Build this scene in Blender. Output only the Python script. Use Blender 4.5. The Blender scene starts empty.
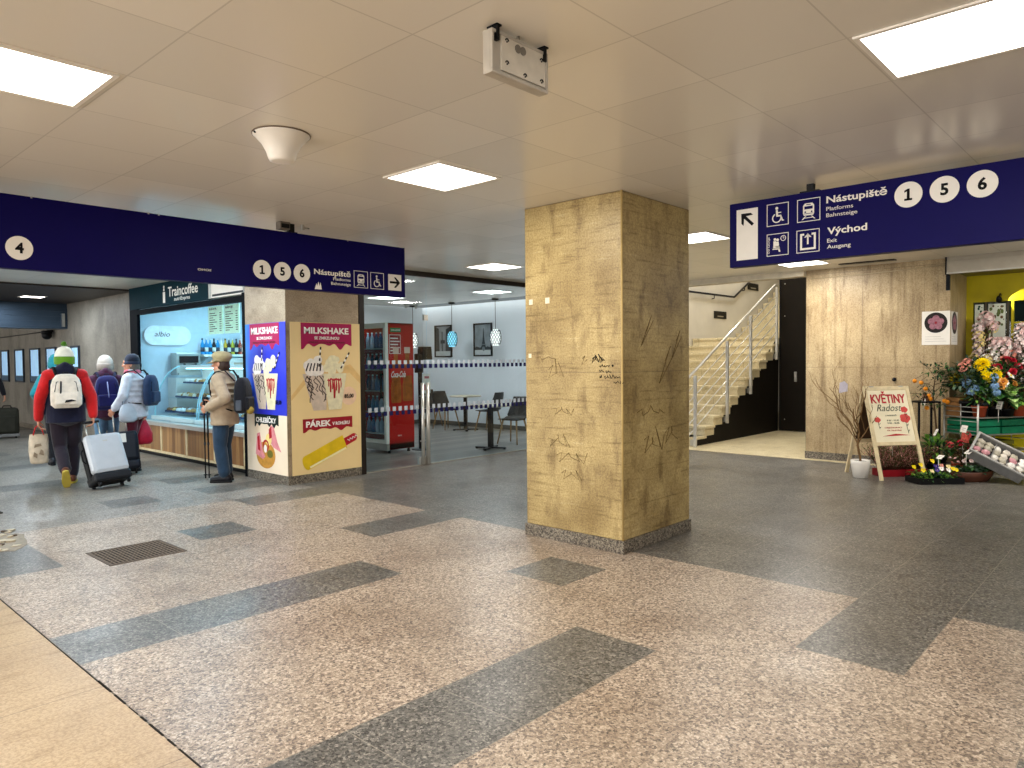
import bpy, bmesh, math, random
from math import sin, cos, pi, radians as RAD
from mathutils import Vector, Matrix
random.seed(7)
scene = bpy.context.scene
COL = scene.collection

# ------------------------------------------------------------------ camera
cam_d = bpy.data.cameras.new('camera')
cam = bpy.data.objects.new('camera', cam_d)
COL.objects.link(cam)
cam_d.sensor_fit = 'HORIZONTAL'; cam_d.sensor_width = 36.0
cam_d.lens = 36.0 * 723.55 / 1024.0
cam_d.clip_start = 0.05; cam_d.clip_end = 200
# rows: image right, image down, view direction, in world axes
_r = Vector((0.6769, -0.7360, -0.0090)).normalized()
_f = Vector((0.7361, 0.6766, -0.0326)).normalized()
ROLL = RAD(-0.52142); PITCH = RAD(1.86713); YAW = RAD(-47.40008)
def _cam_rows():
    cy, sy, cp, sp, cr, sr = cos(YAW), sin(YAW), cos(PITCH), sin(PITCH), cos(ROLL), sin(ROLL)
    Ry = Matrix(((cy, 0, sy), (0, 1, 0), (-sy, 0, cy)))
    Rx = Matrix(((1, 0, 0), (0, cp, -sp), (0, sp, cp)))
    Rz = Matrix(((cr, -sr, 0), (sr, cr, 0), (0, 0, 1)))
    return Rz @ Rx @ Ry
_M = _cam_rows()
def _w(row): return Vector((_M[row][0], _M[row][2], -_M[row][1]))
_x, _y, _z = _w(0), -_w(1), -_w(2)
cam.matrix_world = Matrix(((_x[0], _y[0], _z[0], 0), (_x[1], _y[1], _z[1], 0), (_x[2], _y[2], _z[2], 1.5), (0, 0, 0, 1)))
scene.camera = cam

# ------------------------------------------------------------------ world, exposure
scene.view_settings.view_transform = 'Standard'
scene.view_settings.look = 'None'
scene.view_settings.gamma = 1.0
scene.view_settings.use_curve_mapping = False
scene.view_settings.exposure = 0.2
try:
    scene.cycles.use_denoising = True
    scene.cycles.max_bounces = 8
    scene.cycles.transparent_max_bounces = 12
    scene.cycles.sample_clamp_indirect = 6
except Exception:
    pass
WORLD_LOW, WORLD_HIGH = 0.20, 4.8     # daylight of the open hall: stronger from the entrance side
LAMP_W = 27.0                          # watts of one ceiling panel
world = bpy.data.worlds.new('world'); scene.world = world
world.use_nodes = True
_nt = world.node_tree; _nt.nodes.clear()
_tc = _nt.nodes.new('ShaderNodeTexCoord')
_dt = _nt.nodes.new('ShaderNodeVectorMath'); _dt.operation = 'DOT_PRODUCT'; _dt.inputs[1].default_value = (-0.95, 0.1, 0.0)
_mr = _nt.nodes.new('ShaderNodeMapRange'); _mr.inputs[1].default_value = 0.25; _mr.inputs[2].default_value = 1.0
_mr.inputs[3].default_value = WORLD_LOW; _mr.inputs[4].default_value = WORLD_HIGH
_bg = _nt.nodes.new('ShaderNodeBackground'); _bg.inputs[0].default_value = (1.0, 0.98, 0.945, 1)
_wo = _nt.nodes.new('ShaderNodeOutputWorld')
_nt.links.new(_tc.outputs['Generated'], _dt.inputs[0]); _nt.links.new(_dt.outputs['Value'], _mr.inputs[0])
_nt.links.new(_mr.outputs[0], _bg.inputs[1]); _nt.links.new(_bg.outputs[0], _wo.inputs[0])

CEIL = 2.785
# ------------------------------------------------------------------ materials
def lin(h):
    h = h.lstrip('#'); o = []
    for i in (0, 2, 4):
        c = int(h[i:i+2], 16) / 255
        o.append(c / 12.92 if c <= .04045 else ((c + .055) / 1.055) ** 2.4)
    return (o[0], o[1], o[2], 1)
class NT:
    def __init__(s, name):
        s.m = bpy.data.materials.new(name); s.m.use_nodes = True
        s.t = s.m.node_tree; s.t.nodes.clear()
        s.out = s.t.nodes.new('ShaderNodeOutputMaterial')
        s.tc = s.t.nodes.new('ShaderNodeTexCoord')
    def n(s, typ, ins=None, **attrs):
        nd = s.t.nodes.new('ShaderNode' + typ)
        for k, v in attrs.items(): setattr(nd, k, v)
        for k, v in (ins or {}).items():
            sk = nd.inputs[k]
            if isinstance(v, bpy.types.NodeSocket): s.t.links.new(v, sk)
            else: sk.default_value = v
        return nd
    def math(s, op, a, b=0.0, clamp=False):
        return s.n('Math', {0: a, 1: b}, operation=op, use_clamp=clamp).outputs[0]
    def mix(s, f, a, b, mode='MIX'):
        nd = s.n('Mix', None, data_type='RGBA', blend_type=mode)
        for i, v in ((0, f), (6, a), (7, b)):
            if isinstance(v, bpy.types.NodeSocket): s.t.links.new(v, nd.inputs[i])
            else: nd.inputs[i].default_value = v
        return nd.outputs[2]
    def ramp(s, f, stops, interp='LINEAR'):
        nd = s.n('ValToRGB', {0: f}); r = nd.color_ramp; r.interpolation = interp
        while len(r.elements) < len(stops): r.elements.new(0.5)
        for e, (p, c) in zip(r.elements, stops):
            e.position = p; e.color = c if len(c) == 4 else (*c, 1)
        return nd.outputs[0]
    def noise(s, vec, scale, detail=3.0, rough=.55):
        return s.n('TexNoise', {'Vector': vec, 'Scale': scale, 'Detail': detail, 'Roughness': rough}).outputs[0]
    def mapped(s, scale):
        return s.n('Mapping', {'Vector': s.tc.outputs['Object'], 'Scale': scale}).outputs[0]
    def bump(s, h, strength=.2, dist=.01):
        return s.n('Bump', {'Height': h, 'Strength': strength, 'Distance': dist}).outputs[0]
    def bsdf(s, color, rough=.5, metal=0., spec=.5, normal=None, **extra):
        ins = {'Base Color': color, 'Roughness': rough, 'Metallic': metal, 'Specular IOR Level': spec}
        if normal is not None: ins['Normal'] = normal
        ins.update(extra)
        b = s.n('BsdfPrincipled', ins)
        s.t.links.new(b.outputs[0], s.out.inputs[0]); return b
G1 = (1, 1, 1, 1); K1 = (0, 0, 0, 1)
def sc(c, k): return (min(1, c[0]*k), min(1, c[1]*k), min(1, c[2]*k), 1)
_mc = {}
def mat(name, hx, rough=.5, metal=0., var=.1, scale=9., bump=0., bscale=60., spec=.22, emit=0., sheen=0.):
    if name in _mc: return _mc[name]
    t = NT(name); c = lin(hx)
    f = t.noise(t.tc.outputs['Object'], scale)
    col = t.ramp(f, [(.3, sc(c, 1 - var)), (.7, sc(c, 1 + var))])
    nm = t.bump(t.noise(t.tc.outputs['Object'], bscale), bump, .01) if bump else None
    ex = {}
    if emit: ex = {'Emission Color': c, 'Emission Strength': emit}
    if sheen: ex['Sheen Weight'] = sheen
    t.bsdf(col, rough, metal, spec, nm, **ex)
    _mc[name] = t.m; return t.m
def emis(name, hx, strength):
    if name in _mc: return _mc[name]
    t = NT(name)
    e = t.n('Emission', {'Color': lin(hx), 'Strength': strength})
    t.t.links.new(e.outputs[0], t.out.inputs[0]); _mc[name] = t.m; return t.m
def glass(name, tint='#f2fbff', refl=1.0):
    if name in _mc: return _mc[name]
    t = NT(name)
    fr = t.n('Fresnel', {'IOR': 1.45}).outputs[0]
    fr = t.math('MULTIPLY', fr, t.math('SUBTRACT', 1.0, t.n('NewGeometry').outputs['Backfacing']))
    tr = t.n('BsdfTransparent', {'Color': lin(tint)}).outputs[0]
    gl = t.n('BsdfGlossy', {'Color': (1, 1, 1, 1), 'Roughness': .02}).outputs[0]
    mx = t.n('MixShader', {0: t.math('MULTIPLY', fr, refl), 1: tr, 2: gl}).outputs[0]
    t.t.links.new(mx, t.out.inputs[0]); _mc[name] = t.m; return t.m

def grid_line(t, coord, origin, pitch, half):
    """1 on the joint lines at origin + k*pitch, else 0"""
    a = t.math('DIVIDE', t.math('SUBTRACT', coord, origin), pitch)
    fr = t.math('FRACT', a)
    d = t.math('MINIMUM', fr, t.math('SUBTRACT', 1.0, fr))
    return t.math('LESS_THAN', d, half / pitch)
def granite(name, stops, wear, joint, rough):
    t = NT(name); P = t.tc.outputs['Object']
    sp = t.n('SeparateXYZ', {0: P})
    v1 = t.n('TexVoronoi', {'Vector': P, 'Scale': 85.0}).outputs['Color']
    v2 = t.n('TexVoronoi', {'Vector': P, 'Scale': 170.0}).outputs['Color']
    r1 = t.n('SeparateColor', {0: v1}).outputs[0]; r2 = t.n('SeparateColor', {0: v2}).outputs[1]
    f = t.math('ADD', t.math('MULTIPLY', r1, .62), t.math('MULTIPLY', r2, .38))
    col = t.ramp(f, stops, 'LINEAR')
    # each slab is cut from a slightly different block
    ix = t.math('FLOOR', t.math('DIVIDE', t.math('SUBTRACT', sp.outputs[0], 1.155), .512))
    iy = t.math('FLOOR', t.math('DIVIDE', t.math('SUBTRACT', sp.outputs[1], .925), .514))
    cell = t.n('CombineXYZ', {0: ix, 1: iy}).outputs[0]
    wn = t.n('TexWhiteNoise', {'Vector': cell}, noise_dimensions='3D').outputs[0]
    col = t.mix(t.math('MULTIPLY', wn, .22), col, lin(wear[0]), 'MULTIPLY')
    big = t.noise(P, 1.3, 5.0, .6)
    col = t.mix(t.math('MULTIPLY', t.ramp(big, [(.46, K1), (.72, G1)]), .55), col, lin(wear[1]), 'MULTIPLY')
    spot = t.noise(P, 9.0, 2.0)
    col = t.mix(t.ramp(spot, [(.71, K1), (.76, G1)]), col, lin(wear[2]), 'MULTIPLY')
    g = t.math('MAXIMUM', grid_line(t, sp.outputs[0], 1.155, .512, .0022), grid_line(t, sp.outputs[1], .925, .514, .0022))
    col = t.mix(t.math('MULTIPLY', g, .55), col, lin(joint))
    rg = t.math('ADD', t.math('MULTIPLY', t.noise(P, 2.2, 4.0), .22), rough - .1)
    nm = t.bump(f, .03, .004)
    t.bsdf(col, rg, 0, .38, nm)
    return t.m
M_LIGHT = granite('granite_pink', [(.15, lin('#5a5048')), (.33, lin('#8b7b6c')), (.5, lin('#a39280')), (.68, lin('#b4a28e')), (.85, lin('#d2c3b0'))],
                  ('#d8cdc2', '#b0a295', '#8b8178'), '#6a5c50', .36)
M_MID = granite('granite_mid', [(.15, lin('#56504a')), (.35, lin('#7c756c')), (.55, lin('#918a80')), (.75, lin('#a29a8f')), (.9, lin('#bdb5a8'))],
                 ('#cfc8bd', '#a09a8e', '#7f786f'), '#6f685f', .33)
M_DARK = granite('granite_grey', [(.15, lin('#36332f')), (.35, lin('#585550')), (.55, lin('#6b6862')), (.75, lin('#7c7870')), (.9, lin('#a39d92'))],
                 ('#cfc8bd', '#a09a8e', '#7f786f'), '#a59c8b', .33)

def travertine(name, base, dark, light, stretch, bands, pit=.5, joints=None, rough=.5, stain=None):
    """sedimentary stone: stretched bands, pits, optional slab joints as ((axis, origin, pitch), ...)"""
    t = NT(name); P = t.tc.outputs['Object']
    mp = t.mapped(stretch)
    n1 = t.noise(mp, 1.0, 6.0, .65)
    n2 = t.noise(P, 2.0, 4.0)
    col = t.ramp(n1, [(.28, lin(dark)), (.46, lin(base)), (.6, lin(base)), (.78, lin(light))])
    col = t.mix(t.math('MULTIPLY', t.ramp(n2, [(.4, K1), (.7, G1)]), bands), col, lin(dark), 'MULTIPLY')
    mp2 = t.mapped(tuple(s * 9 for s in stretch))
    grain = t.noise(P, 70.0, 4.0, .7)
    col = t.mix(t.math('MULTIPLY', t.ramp(grain, [(.42, K1), (.62, G1)]), .45), col, lin(dark), 'MULTIPLY')
    pits = t.noise(mp2, 1.0, 3.0, .6)
    pm = t.ramp(pits, [(.30, G1), (.36, K1)])
    col = t.mix(t.math('MULTIPLY', pm, pit), col, lin('#4a3a24'))
    if stain:
        s1 = t.noise(t.mapped(stain[1]), 1.0, 5.0, .6)
        col = t.mix(t.math('MULTIPLY', t.ramp(s1, [(.52, K1), (.68, G1)]), stain[2]), col, lin(stain[0]), 'MULTIPLY')
    if joints:
        sp = t.n('SeparateXYZ', {0: P}); g = None
        for ax, o, p, hw in joints:
            l = grid_line(t, sp.outputs[ax], o, p, hw)
            g = l if g is None else t.math('MAXIMUM', g, l)
        col = t.mix(t.math('MULTIPLY', g, .7), col, lin('#5b4a33'))
    t.bsdf(col, rough, 0, .45, t.bump(t.math('SUBTRACT', n1, t.math('MULTIPLY', pm, .4)), .15, .01))
    return t.m
M_PILLAR = travertine('travertine_pillar', '#bfa872', '#8f7845', '#d8c798', (2.6, 2.6, 38), .6, .6,
                      ((2, .02, 1.38, .002),), .42, ('#8f7850', (7, 7, 2.6), .6))
M_POSTPILLAR = travertine('travertine_shop_pillar', '#b8a488', '#8f7c60', '#d0bfa2', (3, 3, 6), .4, .4, None, .45)
M_WALL = travertine('travertine_wall', '#bfa981', '#957e58', '#d9c8a2', (8, 8, 1.7), .45, .5,
                    ((2, 1.36, 1.36, .0025), (1, 3.28, .78, .002)), .45, ('#8a7350', (9, 9, .7), .5))
M_TRAVFLOOR = travertine('travertine_floor', '#bfa680', '#9c8058', '#d2bd98', (3, 16, 3), .3, .45,
                         ((1, 3.66, .9, .0025),), .38)
M_LOBBY = travertine('limestone_lobby', '#d8cba8', '#b9aa84', '#e8dec0', (5, 5, 5), .3, .15,
                     ((0, 10.7, .8, .002), (1, 3.0, .8, .002)), .4)
M_CONCRETE = travertine('concrete_wall', '#8b8478', '#5c564d', '#aaa294', (2, 2, .5), .4, .3, ((1, 14.2, 2.2, .003),), .55)
M_PLINTH = granite('granite_plinth', [(.2, lin('#39332c')), (.5, lin('#6b6257')), (.8, lin('#99907f'))], ('#d0c8bb', '#a89f90', '#857c6e'), '#6b6257', .4)

def ceiling_mat(name, hx, x0, px_, y0, py_, rough):
    t = NT(name); P = t.tc.outputs['Object']; sp = t.n('SeparateXYZ', {0: P}); c = lin(hx)
    ix = t.math('FLOOR', t.math('DIVIDE', t.math('SUBTRACT', sp.outputs[0], x0), px_))
    iy = t.math('FLOOR', t.math('DIVIDE', t.math('SUBTRACT', sp.outputs[1], y0), py_))
    wn = t.n('TexWhiteNoise', {'Vector': t.n('CombineXYZ', {0: ix, 1: iy}).outputs[0]}, noise_dimensions='3D').outputs[0]
    col = t.mix(wn, sc(c, .95), sc(c, 1.04))
    g = t.math('MAXIMUM', grid_line(t, sp.outputs[0], x0, px_, .0035), grid_line(t, sp.outputs[1], y0, py_, .0035))
    col = t.mix(t.math('MULTIPLY', g, .32), col, lin('#8d8271'))
    nm = t.bump(t.math('ADD', t.noise(P, 1.6, 2.0), t.math('MULTIPLY', g, -.3)), .06, .02)
    t.bsdf(col, rough, 0, .5, nm); return t.m
M_CEIL = ceiling_mat('ceiling_panels', '#e6dfd2', 1.255, .6155, 1.0, .617, .24)

def planks(name, a, b, axis, width, rough=.45, along=None):
    """boards of the given width across the axis; grain along the other ones"""
    t = NT(name); P = t.tc.outputs['Object']; sp = t.n('SeparateXYZ', {0: P})
    i = t.math('FLOOR', t.math('DIVIDE', sp.outputs[axis], width))
    wn = t.n('TexWhiteNoise', {'W': i}, noise_dimensions='1D').outputs[0]
    st = [18, 18, 18]; st[along] = 1.2
    gr = t.noise(t.mapped(tuple(st)), 1.0, 4.0)
    col = t.mix(wn, lin(a), lin(b))
    col = t.mix(t.ramp(gr, [(.35, K1), (.7, G1)]), sc_mix(t, col, .72), col)
    g = grid_line(t, sp.outputs[axis], 0, width, .004)
    col = t.mix(t.math('MULTIPLY', g, .6), col, lin('#2d2218'))
    t.bsdf(col, rough); return t.m
def sc_mix(t, col, k): return t.mix(1.0, col, (k, k, k, 1), 'MULTIPLY')

MT = {}
def M(key): return MT[key]
def D(key, hx, **k): MT[key] = mat(key, hx, **k)
D('navy', '#080248', rough=.5, var=.08, scale=2.0, spec=.1)
D('sign_white', '#e6e0d6', rough=.45, var=.03)
D('ink', '#0b0a0e', rough=.6, spec=.1)
D('black_metal', '#15161a', rough=.35, metal=.6)
D('dark_panel', '#16110b', rough=.5, var=.15, scale=3, spec=.12)
D('black_paint', '#09090b', rough=.45)
D('steel', '#cfccc4', rough=.32, metal=.65, var=.05)
D('alu', '#b9b6ae', rough=.38, metal=.9)
D('white_plastic', '#ece6dc', rough=.35, var=.03)
D('grey_plastic', '#6f6e6c', rough=.5)
D('white_wall', '#e8e9ea', rough=.6, var=.03, scale=1.5)
D('stair_wall', '#cfc9bb', rough=.7, var=.1, scale=1.0)
D('frame_black', '#06080e', rough=.65, spec=.06)
D('teal_board', '#08262f', rough=.6, spec=.06)
D('wood_pale', '#dcc9a0', rough=.5, var=.12, scale=14)
D('yellow_paint', '#b5a50c', rough=.5, var=.12, scale=3)
D('shutter', '#a59c8c', rough=.45, var=.06)
MT['diffuser'] = emis('lamp_diffuser', '#fffaf0', 7.0)
MT['glass'] = glass('clear_glass')
MT['wood_front'] = planks('oak_boards', '#8e6136', '#b98a54', 1, .105, .45, 2)
MT['cafe_floor'] = planks('grey_plank_floor', '#7b746b', '#99928a', 1, .16, .35, 0)
MT['dark_slats'] = planks('dark_slat_ceiling', '#2a2019', '#33271f', 0, .14, .5, 1)

# ------------------------------------------------------------------ mesh helpers
class MB:
    def __init__(s): s.v = []; s.f = []; s.m = []; s.s = []
    def add(s, vs, fs, mi=0, smooth=False, mx=None):
        b = len(s.v)
        s.v += [tuple(mx @ Vector(p)) if mx else tuple(p) for p in vs]
        for f in fs: s.f.append([b + i for i in f]); s.m.append(mi); s.s.append(smooth)
        return s
    def box(s, x0, x1, y0, y1, z0, z1, mi=0, mx=None):
        vs = [(x, y, z) for z in (z0, z1) for y in (y0, y1) for x in (x0, x1)]
        return s.add(vs, [(0, 2, 3, 1), (4, 5, 7, 6), (0, 1, 5, 4), (2, 6, 7, 3), (0, 4, 6, 2), (1, 3, 7, 5)], mi, False, mx)
    def prism(s, poly, z0, z1, mi=0, mx=None, smooth=False):
        n = len(poly)
        a = sum(poly[i][0]*poly[(i+1) % n][1] - poly[(i+1) % n][0]*poly[i][1] for i in range(n))
        if a < 0: poly = poly[::-1]
        vs = [(x, y, z0) for x, y in poly] + [(x, y, z1) for x, y in poly]
        fs = [tuple(range(n - 1, -1, -1)), tuple(range(n, 2*n))] + [(i, (i+1) % n, n + (i+1) % n, n + i) for i in range(n)]
        return s.add(vs, fs, mi, smooth, mx)
    def disc(s, cx, cy, r, z0, z1, n=32, mi=0, mx=None, ry=None):
        return s.prism([(cx + r*cos(2*pi*i/n), cy + (ry or r)*sin(2*pi*i/n)) for i in range(n)], z0, z1, mi, mx)
    def ring(s, cx, cy, r0, r1, z0, z1, n=32, a0=0, a1=2*pi, mi=0, mx=None):
        full = abs(a1 - a0 - 2*pi) < 1e-6; k = n if full else n + 1; vs = []
        for i in range(k):
            a = a0 + (a1 - a0)*i/n
            for r, z in ((r0, z0), (r1, z0), (r1, z1), (r0, z1)): vs.append((cx + r*cos(a), cy + r*sin(a), z))
        fs = []
        for i in range(n):
            j = (i + 1) % k
            for q in range(4): fs.append((4*i + q, 4*i + (q+1) % 4, 4*j + (q+1) % 4, 4*j + q)[::-1])
        if not full: fs += [(0, 1, 2, 3), (4*n + 3, 4*n + 2, 4*n + 1, 4*n)]
        return s.add(vs, fs, mi, False, mx)
    def tube(s, pts, r, n=8, mi=0, mx=None, caps=True, flat=None):
        pts = [Vector(p) for p in pts]; m = len(pts)
        rs = r if isinstance(r, (list, tuple)) else [r]*m
        up = None; vs = []
        for i, p in enumerate(pts):
            d = (pts[min(i+1, m-1)] - pts[max(i-1, 0)])
            d = d.normalized() if d.length > 1e-9 else Vector((0, 0, 1))
            if up is None:
                a = Vector((0, 0, 1)) if abs(d.z) < .9 else Vector((0, 1, 0))
                u = d.cross(a).normalized()
            else:
                u = (up - d * up.dot(d)); u = u.normalized() if u.length > 1e-6 else d.orthogonal().normalized()
            up = u; w = d.cross(u)
            for k in range(n):
                a = 2*pi*k/n; vs.append(p + (u*cos(a) + w*sin(a)*(flat or 1)) * rs[i])
        fs = [(i*n + k, i*n + (k+1) % n, (i+1)*n + (k+1) % n, (i+1)*n + k) for i in range(m-1) for k in range(n)]
        if caps: fs += [tuple(range(n-1, -1, -1)), tuple(range((m-1)*n, m*n))]
        return s.add(vs, fs, mi, True, mx)
    def lathe(s, prof, n=24, c=(0, 0, 0), mi=0, mx=None):
        vs = []
        for r, z in prof:
            for k in range(n): vs.append((c[0] + r*cos(2*pi*k/n), c[1] + r*sin(2*pi*k/n), c[2] + z))
        m = len(prof)
        fs = [(i*n + k, i*n + (k+1) % n, (i+1)*n + (k+1) % n, (i+1)*n + k) for i in range(m-1) for k in range(n)]
        fs += [tuple(range(n-1, -1, -1)), tuple(range((m-1)*n, m*n))]
        return s.add(vs, fs, mi, True, mx)
    def ball(s, c, r, nu=14, nv=9, mi=0, mx=None):
        rx, ry, rz = r if isinstance(r, (tuple, list)) else (r, r, r); vs = [(c[0], c[1], c[2] - rz)]
        for j in range(1, nv):
            t = -pi/2 + pi*j/nv
            for k in range(nu):
                a = 2*pi*k/nu; vs.append((c[0] + rx*cos(t)*cos(a), c[1] + ry*cos(t)*sin(a), c[2] + rz*sin(t)))
        vs.append((c[0], c[1], c[2] + rz)); L = len(vs) - 1; fs = []
        for k in range(nu):
            fs.append((0, 1 + (k+1) % nu, 1 + k)); fs.append((L, L - nu + k, L - nu + (k+1) % nu))
        for j in range(nv - 2):
            for k in range(nu):
                a = 1 + j*nu; fs.append((a + k, a + (k+1) % nu, a + nu + (k+1) % nu, a + nu + k))
        return s.add(vs, fs, mi, True, mx)
    def chain(s, pts, rs, n=12, mi=0, mx=None):
        """tapered limb: tubes between joints with a ball at every joint (for remeshing)"""
        if not isinstance(rs, (list, tuple)): rs = [rs]*len(pts)
        for i in range(len(pts) - 1):
            s.tube([pts[i], pts[i+1]], [rs[i], rs[i+1]], n, mi, mx)
        for p, r in zip(pts, rs): s.ball(p, r, n, 8, mi, mx)
        return s
    def mesh(s, name, mats):
        me = bpy.data.meshes.new(name)
        me.from_pydata([tuple(v) for v in s.v], [], s.f)
        for m in (mats if isinstance(mats, (list, tuple)) else [mats]): me.materials.append(m)
        me.polygons.foreach_set('material_index', s.m); me.polygons.foreach_set('use_smooth', s.s)
        me.update(); return me
def obj(name, mb, mats=None, parent=None, label=None, bevel=0):
    me = mb if isinstance(mb, bpy.types.Mesh) else mb.mesh(name, mats)
    o = bpy.data.objects.new(name, me); COL.objects.link(o)
    if parent: o.parent = parent
    if label: o['label'] = label
    if bevel:
        b = o.modifiers.new('bevel', 'BEVEL'); b.width = bevel; b.segments = 2; b.limit_method = 'ANGLE'; b.angle_limit = RAD(40)
    return o
def struct(name, mb, mats, parent=None, bevel=0):
    o = obj(name, mb, mats, parent, bevel=bevel)
    if not parent: o['kind'] = 'structure'
    return o
def tag(o, label, cat, group=None):
    o['label'] = label; o['category'] = cat
    if group: o['group'] = group
    return o
def thing(name, label, cat, loc=(0, 0, 0), rotz=0., group=None, mx=None):
    o = bpy.data.objects.new(name, None); COL.objects.link(o); o.empty_display_size = .1
    if mx is not None: o.matrix_basis = mx
    else: o.location = loc; o.rotation_euler = (0, 0, rotz)
    return tag(o, label, cat, group)
def dup(root, label, loc=None, rotz=None, group=None):
    def cp(o, par):
        c = o.copy(); COL.objects.link(c)
        if par: c.parent = par
        for ch in kids.get(o.name, []): cp(ch, c)
        return c
    kids = {}
    def walk(o):
        kids[o.name] = list(o.children)
        for ch in o.children: walk(ch)
    walk(root)
    r = cp(root, None); r['label'] = label
    if loc is not None: r.location = loc
    if rotz is not None: r.rotation_euler = (0, 0, rotz)
    if group: r['group'] = group
    return r
def face(origin, ud):
    """matrix of an upright face: local x along ud, y up, z out of the face"""
    u = Vector(ud).normalized(); y = Vector((0, 0, 1)); z = u.cross(y)
    return Matrix(((u.x, y.x, z.x, origin[0]), (u.y, y.y, z.y, origin[1]), (u.z, y.z, z.z, origin[2]), (0, 0, 0, 1)))
def bake(mb, name, mats, voxel, smooth=4):
    """union of overlapping solids as one continuous surface"""
    me = mb.mesh(name + '_raw', mats)
    o = bpy.data.objects.new(name + '_raw', me); COL.objects.link(o)
    r = o.modifiers.new('r', 'REMESH'); r.mode = 'VOXEL'; r.voxel_size = voxel; r.use_smooth_shade = True
    if smooth:
        k = o.modifiers.new('s', 'SMOOTH'); k.factor = .5; k.iterations = smooth
    dg = bpy.context.evaluated_depsgraph_get()
    nm = bpy.data.meshes.new_from_object(o.evaluated_get(dg)); nm.name = name
    bpy.data.objects.remove(o); bpy.data.meshes.remove(me)
    nm.materials.clear()
    for m in (mats if isinstance(mats, (list, tuple)) else [mats]): nm.materials.append(m)
    nm.polygons.foreach_set('use_smooth', [True]*len(nm.polygons))
    return nm
_caps = {}
def text_mesh(s, bold, extr):
    cu = bpy.data.curves.new('t', 'FONT'); cu.body = s; cu.size = 1; cu.offset = bold; cu.extrude = extr; cu.resolution_u = 3
    o = bpy.data.objects.new('t', cu); COL.objects.link(o)
    dg = bpy.context.evaluated_depsgraph_get()
    me = bpy.data.meshes.new_from_object(o.evaluated_get(dg))
    bpy.data.objects.remove(o); bpy.data.curves.remove(cu)
    return me
CAP = {}
def text(name, s, x, y, w, cap, m, parent, z=.002, bold=.02, shear=0., depth=.0015, rot=0., align='L'):
    """lettering in a face frame: left edge x, baseline y, width w (None: natural), cap height"""
    if bold not in CAP:
        r = text_mesh('H', bold, 0); ys = [v.co.y for v in r.vertices]; CAP[bold] = (min(ys), max(ys) - min(ys)); bpy.data.meshes.remove(r)
    me = text_mesh(s, bold, .5)
    ky = cap / CAP[bold][1]
    xs = [v.co.x for v in me.vertices]; x0, x1 = min(xs), max(xs)
    kx = (w / (x1 - x0)) if w else ky
    off = {'L': 0, 'C': -.5*(x1 - x0)*kx, 'R': -(x1 - x0)*kx}[align]
    c, q = cos(rot), sin(rot)
    for v in me.vertices:
        px, py = (v.co.x - x0)*kx + off + shear*v.co.y*ky, (v.co.y - CAP[bold][0])*ky
        v.co = (x + px*c - py*q, y + px*q + py*c, z + depth*(v.co.z + .5)*1.0)
    me.materials.clear(); me.materials.append(m); me.name = name
    return obj(name, me, m, parent)
def frame_rect(mb, x0, x1, y0, y1, t, z0, z1, mi=0):
    mb.box(x0, x1, y0, y0+t, z0, z1, mi); mb.box(x0, x1, y1-t, y1, z0, z1, mi)
    mb.box(x0, x0+t, y0+t, y1-t, z0, z1, mi); mb.box(x1-t, x1, y0+t, y1-t, z0, z1, mi)
    return mb

# ------------------------------------------------------------------ setting: floors
X0, XP, Y0, YP = 1.155, .512, .925, .514
def dark_tile(i, j):
    if i >= 7: return True
    if i < 0: return False
    if j < 11:
        if j % 4 == 2 and 0 <= i <= 3: return not (j == 10 and i in (1, 2)) or j < 9
        if j % 4 == 0 and i >= 5: return not (j == 4 and i == 6)
        return False
    if j == 11: return i == 0
    if j == 14: return i in (3, 5, 6)
    if j == 12: return i in (5, 6)
    if j > 14: return (j % 4 == 2 and i < 4) or (j % 4 == 0 and i >= 5)
    return False
mb = MB()
for i in range(-1, 19):
    for j in range(-10, 58):
        if i >= 7 and j > 14: continue
        x0 = X0 + i*XP if i >= 0 else -6.0
        if i < 0 and j < 11: continue
        x1 = X0 + (i+1)*XP; y0 = Y0 + j*YP; y1 = y0 + YP
        mb.add([(x0, y0, 0), (x1, y0, 0), (x1, y1, 0), (x0, y1, 0)], [(0, 1, 2, 3)], 1 if dark_tile(i, j) else (2 if j > 12 else 0))
mb.box(-6, 10.9, Y0 - 10*YP, 30.7, -.06, -.004, 1)
struct('floor', mb, [M_LIGHT, M_DARK, M_MID])
mb = MB(); mb.box(-6, 1.149, -4.2, 6.57, -.06, .001); struct('floor_travertine', mb, [M_TRAVFLOOR])
# open joint along the travertine, crumbled in places
mb = MB(); rr = random.Random(3); y = 2.2
while y < 3.62:
    l = rr.uniform(.05, .22); w = rr.uniform(.004, .012)
    mb.box(1.150 - w*.3, 1.150 + w*.7, y, y + l, 0, .0022); y += l + rr.uniform(.0, .05)
mb.box(1.146, 1.151, 3.6, 5.6, 0, .0022)
struct('trim_1', mb, [mat('joint_dirt', '#1d1712', rough=.8)])
mb = MB(); mb.box(5.74, 11.45, 8.02, 13.45, -.06, .006); struct('floor_cafe', mb, [M('cafe_floor')])
mb = MB(); mb.box(10.70, 19.6, 4.07, 8.0, -.06, .006); mb.box(10.72, 14.6, 2.2, 4.07, -.06, .005)
struct('floor_lobby', mb, [M_LOBBY])
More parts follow.
